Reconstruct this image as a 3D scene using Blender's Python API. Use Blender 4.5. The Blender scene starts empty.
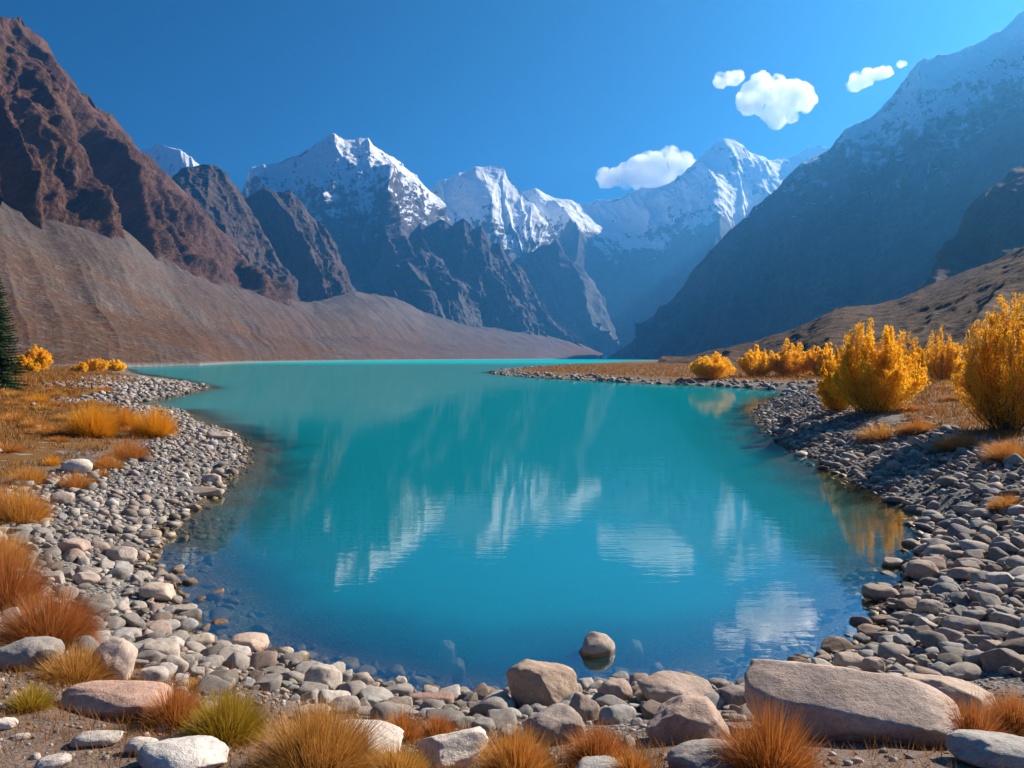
import bpy, math, random
import numpy as np
from mathutils import Vector

random.seed(7)
RNG = np.random.default_rng(11)
SC = bpy.context.scene
COL = SC.collection
FPX, CX, HY, CAMH = 800.0, 512.0, 358.0, 3.0      # focal length (px), image centre, horizon row, eye height
SUN_AZ, SUN_EL = math.radians(56), math.radians(32.5)

# ------------------------------------------------------------------ noise
def _h(ix, iy, iz, seed):
    n = (ix * 374761393 + iy * 668265263 + iz * 2147483647 + seed * 1274126177) & 0xffffffff
    n = ((n ^ (n >> 13)) * 1274126177) & 0xffffffff
    n = ((n ^ (n >> 16)) * 2246822519) & 0xffffffff
    n = n ^ (n >> 15)
    return (n & 0xffffff) / float(0xffffff) * 2.0 - 1.0

def vnoise(x, y, z=None, seed=0):
    """smooth value noise in -1..1, 2-D or 3-D"""
    x = np.asarray(x, float); y = np.asarray(y, float)
    ix = np.floor(x).astype(np.int64); iy = np.floor(y).astype(np.int64)
    fx = x - ix; fy = y - iy
    ux = fx*fx*fx*(fx*(fx*6-15)+10); uy = fy*fy*fy*(fy*(fy*6-15)+10)
    def plane(iz):
        a = _h(ix, iy, iz, seed); b = _h(ix+1, iy, iz, seed)
        c = _h(ix, iy+1, iz, seed); d = _h(ix+1, iy+1, iz, seed)
        return (a+(b-a)*ux) + ((c+(d-c)*ux) - (a+(b-a)*ux))*uy
    if z is None:
        return plane(np.zeros_like(ix))
    z = np.asarray(z, float); iz = np.floor(z).astype(np.int64); fz = z - iz
    uz = fz*fz*fz*(fz*(fz*6-15)+10)
    p = plane(iz); q = plane(iz+1)
    return p + (q-p)*uz

def fbm(x, y, z=None, o=4, seed=0, g=0.5, lac=2.03):
    s = 0; a = 1.0; t = 0
    for k in range(o):
        s = s + a*vnoise(x, y, z, seed+k*17); t += a; a *= g
        x = x*lac+3.1; y = y*lac+1.7
        if z is not None: z = z*lac+5.3
    return s/t

def ridged(x, y, o=4, seed=0, g=0.5, lac=2.05, lacv=1.55):
    s = 0; a = 1.0; t = 0; w = 1.0
    for k in range(o):
        n = 1.0 - np.abs(vnoise(x, y, None, seed+k*13))*1.6
        n = n*w if k else n
        s = s + a*n; t += a; a *= g
        w = np.clip(n, 0.2, 1.0)
        x = x*lac+7.7; y = y*lacv+2.3
    return s/t

def sstep(a, b, x):
    t = np.clip((x-a)/(b-a), 0, 1); return t*t*(3-2*t)

# ------------------------------------------------------------------ mesh helpers
def mesh_np(name, v, f, smooth=True, attrs=None, cols=None):
    """mesh from numpy arrays; f is (n,3) or (n,4)"""
    me = bpy.data.meshes.new(name)
    v = np.ascontiguousarray(v, np.float32); f = np.ascontiguousarray(f, np.int32)
    me.vertices.add(len(v)); me.vertices.foreach_set('co', v.ravel())
    k = f.shape[1]
    me.loops.add(f.size); me.loops.foreach_set('vertex_index', f.ravel())
    me.polygons.add(len(f))
    me.polygons.foreach_set('loop_start', np.arange(0, f.size, k, dtype=np.int32))
    me.polygons.foreach_set('use_smooth', np.full(len(f), smooth, bool))
    me.update(calc_edges=True)
    for an, av in (attrs or {}).items():
        a = me.attributes.new(an, 'FLOAT', 'POINT'); a.data.foreach_set('value', np.ascontiguousarray(av, np.float32).ravel())
    if cols is not None:
        a = me.attributes.new('Col', 'FLOAT_COLOR', 'POINT')
        c = np.ones((len(v), 4), np.float32); c[:, :3] = cols
        a.data.foreach_set('color', c.ravel())
    return me

def link(name, me, mat=None, parent=None, loc=None):
    o = bpy.data.objects.new(name, me); COL.objects.link(o)
    if mat and me is not None and len(me.materials) == 0: me.materials.append(mat)
    if parent: o.parent = parent
    if loc is not None: o.location = loc
    return o

def tag(o, label=None, cat=None, group=None, kind=None):
    if label: o['label'] = label
    if cat: o['category'] = cat
    if group: o['group'] = group
    if kind: o['kind'] = kind
    return o

def grid_faces(nr, nc):
    i = np.arange(nr-1)[:, None]*nc + np.arange(nc-1)[None, :]
    return np.stack([i, i+1, i+nc+1, i+nc], -1).reshape(-1, 4)

def px2w(px, py, d):
    return np.stack([(np.asarray(px)-CX)/FPX*d, d+0*np.asarray(px), CAMH+(HY-np.asarray(py))/FPX*d], -1)

# ------------------------------------------------------------------ node helpers
def new_mat(name):
    m = bpy.data.materials.new(name); m.use_nodes = True
    nt = m.node_tree; nt.nodes.clear()
    return m, nt

def nd(nt, typ, ins=None, **props):
    n = nt.nodes.new('ShaderNode'+typ)
    for k, v in props.items(): setattr(n, k, v)
    for k, v in (ins or {}).items():
        s = n.inputs[k]
        if isinstance(v, bpy.types.NodeSocket): nt.links.new(v, s)
        else: s.default_value = v
    return n

def mth(nt, op, a, b=0.0, c=None, clamp=False):
    d = {0: a, 1: b}
    if c is not None: d[2] = c
    return nd(nt, 'Math', d, operation=op, use_clamp=clamp).outputs[0]

def ramp(nt, fac, stops):
    n = nd(nt, 'ValToRGB', {0: fac}); e = n.color_ramp.elements
    while len(e) < len(stops): e.new(0.5)
    for k, (p, c) in enumerate(stops):
        e[k].position = p
        e[k].color = (c, c, c, 1) if isinstance(c, (int, float)) else (*c, 1)
    return n.outputs[0]

def mixc(nt, f, a, b, mode='MIX'):
    n = nd(nt, 'Mix', None, data_type='RGBA', blend_type=mode)
    for k, v in ((0, f), (6, a), (7, b)):
        s = n.inputs[k]
        if isinstance(v, bpy.types.NodeSocket): nt.links.new(v, s)
        else: s.default_value = v if k == 0 else (*v, 1)
    return n.outputs[2]

def noise(nt, vec, scale, detail=4, rough=0.55, dist=0.0):
    return nd(nt, 'TexNoise', {'Vector': vec, 'Scale': scale, 'Detail': detail, 'Roughness': rough, 'Distortion': dist}).outputs[0]

def mrange(nt, v, a, b, c=0.0, d=1.0):
    return nd(nt, 'MapRange', {0: v, 1: a, 2: b, 3: c, 4: d}).outputs[0]

def vscale(nt, vec, s, loc=(0, 0, 0), rot=(0, 0, 0)):
    return nd(nt, 'Mapping', {0: vec, 1: loc, 2: rot, 3: s}).outputs[0]

def attr(nt, name, out=2):
    return nd(nt, 'Attribute', None, attribute_name=name).outputs[out]

def finish(nt, col, rough=0.9, bump=None, bs=0.4, bd=1.0, spec=0.25):
    ins = {'Base Color': col, 'Roughness': rough, 'Specular IOR Level': spec}
    if bump is not None:
        ins['Normal'] = nd(nt, 'Bump', {'Strength': bs, 'Distance': bd, 'Height': bump}).outputs[0]
    b = nd(nt, 'BsdfPrincipled', ins)
    nd(nt, 'OutputMaterial', {0: b.outputs[0]})
    return b

# ------------------------------------------------------------------ world, sun, camera
w = bpy.data.worlds.new("World"); SC.world = w; w.use_nodes = True
nt = w.node_tree; bg = nt.nodes['Background']
sky = nd(nt, 'TexSky', None, sky_type='NISHITA')
sky.sun_disc = False; sky.sun_elevation = SUN_EL; sky.sun_rotation = SUN_AZ
sky.altitude = 3800; sky.air_density = 0.72; sky.dust_density = 0.5; sky.ozone_density = 2.0
hs = nd(nt, 'HueSaturation', {'Hue': 0.496, 'Saturation': 1.42, 'Value': 0.76, 'Color': sky.outputs[0]})
nt.links.new(hs.outputs[0], bg.inputs[0]); bg.inputs[1].default_value = 0.051

sd = Vector((math.sin(SUN_AZ)*math.cos(SUN_EL), math.cos(SUN_AZ)*math.cos(SUN_EL), math.sin(SUN_EL)))
sl = bpy.data.lights.new('sun', 'SUN'); sl.energy = 5.0; sl.angle = math.radians(0.5); sl.color = (1.0, 0.88, 0.72)
so = link('sun', sl); so.rotation_mode = 'QUATERNION'; so.rotation_quaternion = sd.to_track_quat('Z', 'Y')

cam = bpy.data.cameras.new('camera'); cam.sensor_width = 36; cam.lens = 36*FPX/1024
cam.shift_y = -(384-HY)/1024; cam.clip_start = 0.1; cam.clip_end = 60000
co = link('camera', cam); co.location = (0, 0, CAMH); co.rotation_euler = (math.pi/2, 0, 0)
SC.camera = co
SC.view_settings.view_transform = 'Standard'; SC.view_settings.look = 'None'
SC.view_settings.exposure = 1.12; SC.view_settings.gamma = 1.0
SC.cycles.use_denoising = True
SC.cycles.max_bounces = 20; SC.cycles.diffuse_bounces = 2; SC.cycles.glossy_bounces = 3
SC.cycles.transmission_bounces = 4; SC.cycles.transparent_max_bounces = 12; SC.cycles.volume_bounces = 18
SC.cycles.sample_clamp_indirect = 8

# ------------------------------------------------------------------ lake outline and ground height
SHORE_PX = [(132, 373), (170, 379), (207, 387.5), (185, 393), (150, 400), (112, 409),
    (150, 410.5), (178, 411), (205, 427), (240, 436), (246, 447), (240, 470), (224, 487), (197, 502), (178, 522),
    (158, 545), (153, 565), (172, 585), (184, 605), (187, 622), (218, 640), (268, 655), (330, 668), (380, 680),
    (430, 690), (480, 694), (520, 694), (560, 688), (610, 682), (660, 686), (740, 686), (790, 670), (830, 655),
    (868, 642), (885, 620), (903, 590), (922, 560), (932, 535), (915, 512), (880, 495), (850, 480), (825, 465),
    (800, 452), (780, 440), (764, 425), (757, 410), (775, 400), (800, 392), (750, 388), (700, 385.5), (640, 383),
    (580, 380), (530, 377), (500, 374.5), (489, 372.5), (500, 370.5), (540, 367), (580, 364.2), (625, 361.6),
    (680, 359.9)]
SHORE = [((px-CX)/FPX*(CAMH*FPX/(py-HY)), CAMH*FPX/(py-HY)) for px, py in SHORE_PX]
SHORE += [(900, 1500), (1500, 4200), (-1500, 4200), (-900, 420), (-300, 300), (-112, 232)]
SHORE = np.array(SHORE)

def shore_dist(x, y):
    """signed distance to the waterline: > 0 on land"""
    x = np.asarray(x, float); y = np.asarray(y, float); shp = x.shape
    x = x.ravel(); y = y.ravel()
    best = np.full(x.shape, 1e18); inside = np.zeros(x.shape, bool)
    n = len(SHORE)
    for i in range(n):
        ax, ay = SHORE[i]; bx, by = SHORE[(i+1) % n]
        ex, ey = bx-ax, by-ay; L = ex*ex+ey*ey
        t = np.clip(((x-ax)*ex+(y-ay)*ey)/L, 0, 1)
        best = np.minimum(best, (x-ax-t*ex)**2+(y-ay-t*ey)**2)
        if ay != by:
            c = ((ay > y) != (by > y)) & (x < ex*(y-ay)/(by-ay)+ax)
            inside ^= c
    d = np.sqrt(best)
    return np.where(inside, -d, d).reshape(shp)

def ground(x, y, sdist=None):
    x = np.asarray(x, float); y = np.asarray(y, float)
    s = shore_dist(x, y) if sdist is None else sdist
    r = np.hypot(x, y)
    s = s + 0.22*np.clip(r/9, 0.5, 4)*fbm(x*0.9, y*0.9, o=3, seed=3)*np.clip(1.2-np.abs(s)/6, 0, 1)
    p = np.maximum(s, 0)
    right = sstep(-1, 6, x)*sstep(7, 14, y)*(1-sstep(60, 95, y))
    fore = 1-sstep(9, 15, y)
    spit = sstep(60, 95, y)
    hl = 0.24*np.minimum(p, 1.6)+0.055*np.clip(p-1.6, 0, 14)
    hr = 0.30*np.minimum(p, 3.2)+0.06*np.clip(p-3.2, 0, 20)
    hf = 0.27*np.minimum(p, 3.0)+0.10*np.clip(p-3.0, 0, 8)
    hp = 0.10*np.minimum(p, 6)+0.012*np.clip(p-6, 0, 40)
    h = hl*(1-right)+hr*right
    h = h*(1-fore)+hf*fore
    h = h*(1-spit)+hp*spit
    und = -np.minimum(0.33*np.minimum(-s, 2.5)+0.42*np.clip(-s-2.5, 0, 14), 6.5)
    out = np.where(s > 0, h, und)
    out = out + (0.05*fbm(x*0.6, y*0.6, o=4, seed=9)+0.015*fbm(x*3.1, y*3.1, o=3, seed=19))*np.clip(np.abs(s)/1.0, 0.1, 1)
    return out

def G1(x, y): return float(ground(np.array([x]), np.array([y]))[0])

_DS = np.exp(np.linspace(math.log(3.4), math.log(600), 1500))
def hit(px, py):
    """where the sight line through a pixel of the photograph meets the ground (or the water)"""
    x = (px-CX)/FPX*_DS; z = CAMH+(HY-py)/FPX*_DS
    g = np.maximum(ground(x, _DS), 0)
    k = np.nonzero(g >= z)[0]
    i = k[0] if len(k) else len(_DS)-1
    return Vector((x[i], _DS[i], float(g[i])))

# ------------------------------------------------------------------ ground sheet
ang = np.concatenate([np.linspace(-math.pi, -0.8, 26)[:-1], np.linspace(-0.8, 0.8, 520), np.linspace(0.8, math.pi, 26)[1:]])
rad = np.concatenate([[0.05, 1.0, 2.0, 3.0], np.exp(np.linspace(math.log(3.6), math.log(130), 420)), np.exp(np.linspace(math.log(134), math.log(12000), 80))])
R, A = np.meshgrid(rad, ang, indexing='ij')
gx = R*np.sin(A); gy = R*np.cos(A)
gs = shore_dist(gx, gy); gz = ground(gx, gy, gs)
V = np.stack([gx, gy, gz], -1).reshape(-1, 3)
me = mesh_np('ground', V, grid_faces(len(rad), len(ang))[:, ::-1], True, {'shore': np.clip(gs, -60, 200).ravel()})
m, nt = new_mat('lakeside_ground')
P = nd(nt, 'NewGeometry').outputs[0]
sx = nd(nt, 'SeparateXYZ', {0: P})
shore = attr(nt, 'shore')
n1 = noise(nt, P, 0.55, 5); n2 = noise(nt, P, 7.0, 5); n3 = noise(nt, P, 45.0, 3)
vor = nd(nt, 'TexVoronoi', {'Vector': P, 'Scale': 26.0}, feature='F1')
vor2 = nd(nt, 'TexVoronoi', {'Vector': P, 'Scale': 9.0}, feature='F1')
soil = mixc(nt, n2, (0.08, 0.048, 0.033), (0.20, 0.135, 0.100))
soil = mixc(nt, ramp(nt, n3, [(0.3, 0.0), (0.7, 1.0)]), soil, (0.22, 0.16, 0.125))
vc = nd(nt, 'SeparateColor', {0: vor.outputs['Color']}).outputs[0]
grav = ramp(nt, vc, [(0.0, (0.10, 0.092, 0.088)), (0.5, (0.26, 0.235, 0.215)), (1.0, (0.42, 0.385, 0.35))])
grav = mixc(nt, ramp(nt, vor.outputs['Distance'], [(0.3, 0.0), (0.75, 0.85)]), grav, (0.05, 0.043, 0.04))
heath = mixc(nt, n1, (0.055, 0.026, 0.009), (0.24, 0.108, 0.020))
heath = mixc(nt, ramp(nt, n2, [(0.35, 0.0), (0.65, 1.0)]), heath, (0.20, 0.10, 0.028))
far = mrange(nt, sx.outputs[1], 10, 15)
lim = mrange(nt, n1, 0.3, 0.7, -1.6, 1.6)
sj = mth(nt, 'ADD', shore, lim)
ismeadow = mth(nt, 'MULTIPLY', mrange(nt, sj, 3.2, 4.6), far)
issoil = mth(nt, 'MULTIPLY', mrange(nt, sj, 1.6, 2.6), mth(nt, 'SUBTRACT', 1.0, far))
c = mixc(nt, issoil, grav, soil)
c = mixc(nt, ismeadow, c, heath)
c = mixc(nt, mth(nt, 'MULTIPLY', mrange(nt, noise(nt, P, 1.6, 4), 0.60, 0.68), mth(nt, 'MULTIPLY', ismeadow, mrange(nt, sx.outputs[0], -4, 4, 1.0, 0.25))), c, (0.30, 0.25, 0.20))
wet = mrange(nt, sx.outputs[2], 0.02, 0.10, 1.0, 0.0)
c = mixc(nt, wet, c, mixc(nt, 1.0, c, (0.66, 0.54, 0.38), 'MULTIPLY'))
bh = mth(nt, 'ADD', mth(nt, 'MULTIPLY', vor.outputs['Distance'], mth(nt, 'MULTIPLY', mth(nt, 'SUBTRACT', 1.0, mth(nt, 'MAXIMUM', issoil, ismeadow)), -0.5)), mth(nt, 'ADD', mth(nt, 'MULTIPLY', n2, 0.5), mth(nt, 'MULTIPLY', n3, 0.4)))
finish(nt, c, 0.92, bh, 0.8, 0.05)
me.materials.append(m)
tag(link('ground', me), 'gravel and dry grass ground running round the lake shore', kind='structure')

# ------------------------------------------------------------------ lake water
wa = np.concatenate([np.linspace(-1.25, -0.7, 20)[:-1], np.linspace(-0.7, 0.7, 420), np.linspace(0.7, 1.25, 20)[1:]])
wr = np.concatenate([np.exp(np.linspace(math.log(3.2), math.log(130), 380)), np.exp(np.linspace(math.log(133), math.log(6500), 110))])
R, A = np.meshgrid(wr, wa, indexing='ij')
wx = R*np.sin(A); wy = R*np.cos(A)
wg = ground(wx, wy)
F = grid_faces(len(wr), len(wa))[:, ::-1]
keep = (wg.ravel()[F] < 0.12).any(axis=1)
F = F[keep]
used = np.unique(F); remap = -np.ones(wg.size, int); remap[used] = np.arange(len(used))
me = mesh_np('water', np.stack([wx, wy, 0*wx], -1).reshape(-1, 3)[used], remap[F], True, {'depth': np.clip(-wg, 0, 10).ravel()[used]})
m, nt = new_mat('glacial_lake_water')
P = nd(nt, 'NewGeometry').outputs[0]
sx = nd(nt, 'SeparateXYZ', {0: P})
dep = attr(nt, 'depth')
# rock flour suspended in the water hides the bed within half a metre or so
op = mth(nt, 'SUBTRACT', 1.0, mth(nt, 'POWER', 2.718, mth(nt, 'MULTIPLY', dep, -2.3)))
op = mth(nt, 'MULTIPLY', op, mrange(nt, dep, 0.0, 0.65, 0.10, 1.0))
body_n = noise(nt, vscale(nt, P, (0.02, 0.008, 1)), 1.0, 3)
flour = mixc(nt, body_n, (0.0, 0.180, 0.200), (0.0, 0.230, 0.255))
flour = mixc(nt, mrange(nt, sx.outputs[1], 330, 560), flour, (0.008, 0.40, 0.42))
body = nd(nt, 'BsdfDiffuse', {0: flour, 1: 0.0})
clear = nd(nt, 'BsdfTransparent', {0: (0.70, 0.76, 0.64, 1)})
mx = nd(nt, 'MixShader', {0: op, 1: clear.outputs[0], 2: body.outputs[0]})
rip = mth(nt, 'ADD', noise(nt, vscale(nt, P, (0.8, 2.6, 1)), 1.6, 3, 0.6), mth(nt, 'MULTIPLY', noise(nt, vscale(nt, P, (0.25, 0.9, 1)), 0.6, 2), 1.4))
calm = mrange(nt, noise(nt, vscale(nt, P, (0.05, 0.12, 1)), 1.0, 2), 0.35, 0.65, 0.25, 1.0)
bmp = nd(nt, 'Bump', {'Strength': mth(nt, 'MULTIPLY', calm, 0.024), 'Distance': 0.12, 'Height': rip}).outputs[0]
gl = nd(nt, 'BsdfGlossy', {'Color': (0.95, 0.97, 1, 1), 'Roughness': 0.03, 'Normal': bmp})
fr = nd(nt, 'Fresnel', {'IOR': 1.333, 'Normal': bmp}).outputs[0]
# wind-roughened water never turns into a full mirror at grazing angles
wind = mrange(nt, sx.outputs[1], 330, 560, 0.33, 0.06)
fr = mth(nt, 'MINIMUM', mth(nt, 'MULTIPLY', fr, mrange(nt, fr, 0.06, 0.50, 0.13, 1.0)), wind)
mx = nd(nt, 'MixShader', {0: fr, 1: mx.outputs[0], 2: gl.outputs[0]})
nd(nt, 'OutputMaterial', {0: mx.outputs[0]})
me.materials.append(m)
tag(link('water', me), 'turquoise glacial lake water', kind='structure')

# ------------------------------------------------------------------ mountains: lofted from foot to crest, fluted down the fall line
def resample(pts, n):
    p = np.array(pts, float)
    xs = p[:, 0]
    t = np.concatenate([[0], np.cumsum(np.abs(np.diff(xs))+0.15*np.abs(np.diff(p[:, 1])))]); t /= t[-1]
    u = np.linspace(0, 1, n)
    return np.stack([np.interp(u, t, p[:, k]) for k in range(p.shape[1])], -1)

def loft(name, rows, mat, label, ns=500, nts=(150, 200), flute=None, rough=(), skew=0.0, back=1.0, seed=1, amp_t=None, crest_jag=0.0, smooth=True, curve=None):
    """rows run foot -> crest, each a list of (px, py, depth) or, with py None, at z = 0 of that depth"""
    W = []
    for r in rows:
        q = resample([(a, b if b is not None else HY+CAMH*FPX/d, d) for a, b, d in r], ns)
        W.append(px2w(q[:, 0], q[:, 1], q[:, 2]))
    parts = []; ts = []
    nb = len(rows)-1
    for k in range(nb):
        t = np.linspace(0, 1, nts[k], endpoint=(k == nb-1))[:, None, None]
        e = (curve[k] if curve else 1.0)
        xy = W[k]*(1-t)+W[k+1]*t
        z = W[k][:, 2]*(1-t[..., 0]**e)+W[k+1][:, 2]*t[..., 0]**e
        xy[..., 2] = z
        parts.append(xy); ts.append((k+t[:, 0, 0])/nb)
    # far side
    ndir = W[-1][:, :2]/np.linalg.norm(W[-1][:, :2], axis=1)[:, None]
    hz = W[-1][:, 2]
    tb = np.linspace(0, 1, 36)[1:, None]**1.5
    bk = np.zeros((35, ns, 3))
    bk[..., 0] = W[-1][:, 0]+ndir[:, 0]*tb*(hz+20)*back
    bk[..., 1] = W[-1][:, 1]+ndir[:, 1]*tb*(hz+20)*back
    bk[..., 2] = hz*(1-tb)-6*tb
    parts.append(bk)
    Pm = np.concatenate(parts, 0)
    T = np.concatenate(ts+[1+tb[:, 0]])
    nr = Pm.shape[0]
    # metres along the crest direction and up the slope
    S = np.concatenate([np.zeros((nr, 1)), np.cumsum(np.linalg.norm(np.diff(Pm, axis=1), axis=2), 1)], 1)
    S = np.repeat(S[len(T)-36:len(T)-35], nr, 0)*0.5+S*0.5
    L = np.concatenate([np.zeros((1, ns)), np.cumsum(np.linalg.norm(np.diff(Pm, axis=0), axis=2), 0)], 0)
    du = np.gradient(Pm, axis=1); dv = np.gradient(Pm, axis=0)
    N = np.cross(du, dv); N /= np.linalg.norm(N, axis=2)[..., None]+1e-9
    N = np.where((N[..., 2:3] < 0), -N, N)
    for _ in range(3):
        N[1:-1] = (N[:-2]+N[1:-1]*2+N[2:])/4; N[:, 1:-1] = (N[:, :-2]+N[:, 1:-1]*2+N[:, 2:])/4
    N /= np.linalg.norm(N, axis=2)[..., None]+1e-9
    env = np.interp(T, *amp_t) if amp_t else np.ones(nr)
    env = env[:, None]
    D = np.zeros((nr, ns))
    if flute:
        lam, A_, octv, vs = flute
        wrp = fbm(S/(lam*1.7), L/(lam*2.6), o=3, seed=seed+50)*0.38
        u = (S - skew*L)/lam+wrp
        D += A_*(ridged(u, L/lam*vs, o=3, seed=seed, g=0.42)-0.45)*env
        l2 = lam*0.26
        u2 = (S - skew*L)/l2+1.1*wrp+0.5*fbm(S/l2, L/l2*0.5, o=2, seed=seed+9)
        D += A_*0.26*(ridged(u2, L/l2*vs*1.3, o=octv-2, seed=seed+3, g=0.55)-0.42)*np.maximum(env, 0.25*(env > 0.02))
    X, Y, Z = Pm[..., 0], Pm[..., 1], Pm[..., 2]
    for k, (lam, A_) in enumerate(rough):
        D += A_*fbm(X/lam, Y/lam, Z/lam, o=3, seed=seed+70+k*5)*(0.08+0.92*env)
    Pm = Pm+N*D[..., None]
    if crest_jag:
        j = np.exp(-((T-1)/0.12)**2)[:, None]
        lam = crest_jag*5
        Pm[..., 2] += crest_jag*j*(ridged(S/lam, L/lam*0.3+seed, o=5, seed=seed+33, g=0.68)-0.35)*1.2
    A_ = flute[1] if flute else 1.0
    me = mesh_np(name, Pm.reshape(-1, 3), grid_faces(nr, ns), smooth,
                 {'hollow': np.clip(D/A_, -1.5, 1.5).ravel(), 'along': S.ravel(), 'up': L.ravel(), 'tier': np.repeat(T, ns)})
    me.materials.append(mat)
    return tag(link(name, me), label, kind='structure')

def rock_mat(name, cols, scale, snow=None, bump=3.0, streak=1.0):
    """cols: dark, mid, light rock; snow = (start height, full height, patchiness in metres)"""
    m, nt = new_mat(name)
    g = nd(nt, 'NewGeometry'); P = g.outputs[0]
    along = attr(nt, 'along'); up = attr(nt, 'up'); hol = attr(nt, 'hollow')
    st = nd(nt, 'CombineXYZ', {0: mth(nt, 'MULTIPLY', along, 1/scale), 1: mth(nt, 'MULTIPLY', up, 0.22/scale), 2: 0.0}).outputs[0]
    nA = noise(nt, st, 1.0, 6, 0.62, 0.6)
    nB = noise(nt, P, 0.35/scale, 6, 0.6)
    nC = noise(nt, P, 5.0/scale, 5, 0.65)
    f = mth(nt, 'ADD', mth(nt, 'MULTIPLY', nA, 0.55*streak), mth(nt, 'ADD', mth(nt, 'MULTIPLY', nB, 0.3), mth(nt, 'MULTIPLY', nC, 0.35)))
    f = mth(nt, 'MULTIPLY', f, 1/(0.65+0.55*streak))
    c = ramp(nt, f, [(0.32, cols[0]), (0.5, cols[1]), (0.68, cols[2])])
    rgh = 0.95
    if snow:
        z0, z1, pat = snow
        z = nd(nt, 'SeparateXYZ', {0: P}).outputs[2]
        nz = nd(nt, 'SeparateXYZ', {0: g.outputs[1]}).outputs[2]
        h = mrange(nt, z, z0, z1, 0.0, 1.0)
        b = noise(nt, P, 1/pat, 8, 0.68)
        st2 = nd(nt, 'CombineXYZ', {0: mth(nt, 'MULTIPLY', along, 4.0/pat), 1: mth(nt, 'MULTIPLY', up, 0.8/pat), 2: 3.0}).outputs[0]
        b2 = noise(nt, st2, 1.0, 6, 0.7, 0.5)
        bc = mrange(nt, b, 0.32, 0.68); b2c = mrange(nt, b2, 0.3, 0.7)
        k = mth(nt, 'ADD', mth(nt, 'MULTIPLY', h, 1.25), mth(nt, 'ADD', mth(nt, 'MULTIPLY', bc, 0.9), mth(nt, 'MULTIPLY', b2c, 0.9)))
        k = mth(nt, 'ADD', k, mth(nt, 'MULTIPLY', nz, 0.7))
        k = mth(nt, 'SUBTRACT', k, mth(nt, 'MULTIPLY', hol, 0.5))
        k = mth(nt, 'MULTIPLY', mrange(nt, k, 2.08, 2.22), mrange(nt, h, 0.0, 0.10))
        c = mixc(nt, k, c, (0.86, 0.88, 0.92))
    finish(nt, c, rgh, mth(nt, 'ADD', mth(nt, 'MULTIPLY', nA, 1.0), mth(nt, 'MULTIPLY', nC, 1.1)), 1.0, bump, 0.15)
    return m

RED = ((0.026, 0.016, 0.013), (0.105, 0.052, 0.034), (0.23, 0.120, 0.075))
BROWN = ((0.032, 0.026, 0.026), (0.085, 0.060, 0.052), (0.17, 0.118, 0.094))
GREY = ((0.032, 0.032, 0.037), (0.085, 0.078, 0.078), (0.17, 0.15, 0.142))
mA = rock_mat('red_crag_rock', RED, 38, None, 6.0)
mB = rock_mat('brown_crag_rock', BROWN, 60, None, 7.0)
mD = rock_mat('snowy_grey_rock', GREY, 120, (430, 1080, 130), 10.0)
mE = rock_mat('grey_crag_rock', GREY, 90, None, 9.0)
mF = rock_mat('high_snow_rock', GREY, 180, (480, 1080, 200), 10.0)
mG = rock_mat('glacier_rock', GREY, 220, (560, 1080, 220), 10.0)
mH = rock_mat('shaded_slope_rock', ((0.028, 0.026, 0.027), (0.085, 0.073, 0.068), (0.19, 0.165, 0.15)), 85, (380, 980, 95), 8.0)
mI = rock_mat('shaded_spur_rock', ((0.045, 0.04, 0.042), (0.085, 0.072, 0.068), (0.14, 0.118, 0.108)), 90, (900, 1300, 200), 5.0)
mJ = rock_mat('near_dark_crag_rock', ((0.05, 0.028, 0.02), (0.10, 0.056, 0.04), (0.16, 0.09, 0.06)), 30, None, 2.0)

# scree
m, nt = new_mat('scree')
g = nd(nt, 'NewGeometry'); P = g.outputs[0]
along = attr(nt, 'along'); up = attr(nt, 'up')
st = nd(nt, 'CombineXYZ', {0: mth(nt, 'MULTIPLY', along, 1/26), 1: mth(nt, 'MULTIPLY', up, 1/260), 2: 0.0}).outputs[0]
s1 = noise(nt, st, 1.0, 6, 0.6, 0.4)
s2 = noise(nt, P, 1/70, 5, 0.55)
s3 = noise(nt, P, 0.5, 5, 0.75)
s4 = noise(nt, P, 0.13, 5, 0.7)
c = ramp(nt, s1, [(0.3, (0.070, 0.056, 0.054)), (0.5, (0.120, 0.093, 0.084)), (0.7, (0.180, 0.142, 0.126))])
low = mth(nt, 'MULTIPLY', mrange(nt, s2, 0.38, 0.55), mrange(nt, nd(nt, 'SeparateXYZ', {0: P}).outputs[2], 15, 120, 1.0, 0.15))
fan = noise(nt, nd(nt, 'CombineXYZ', {0: mth(nt, 'MULTIPLY', along, 1/150), 1: mth(nt, 'MULTIPLY', up, 1/420), 2: 4.0}).outputs[0], 1.0, 4, 0.6, 0.8)
c = mixc(nt, mrange(nt, fan, 0.50, 0.60, 0.0, 0.55), c, (0.215, 0.175, 0.155))
c = mixc(nt, mrange(nt, fan, 0.44, 0.36, 0.0, 0.5), c, (0.065, 0.045, 0.038))
c = mixc(nt, low, c, (0.165, 0.080, 0.040))
c = mixc(nt, ramp(nt, s3, [(0.40, 0.85), (0.54, 0.0)]), c, (0.04, 0.034, 0.03))
c = mixc(nt, ramp(nt, s4, [(0.52, 0.0), (0.70, 0.6)]), c, (0.27, 0.225, 0.20))
c = mixc(nt, mrange(nt, nd(nt, 'SeparateXYZ', {0: P}).outputs[2], 0.2, 1.6, 0.6, 0.0), c, (0.40, 0.39, 0.36))
finish(nt, c, 0.95, mth(nt, 'ADD', mth(nt, 'ADD', mth(nt, 'MULTIPLY', s1, 0.7), s3), mth(nt, 'MULTIPLY', s4, 1.5)), 0.9, 2.2, 0.1)
mS = m

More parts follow.
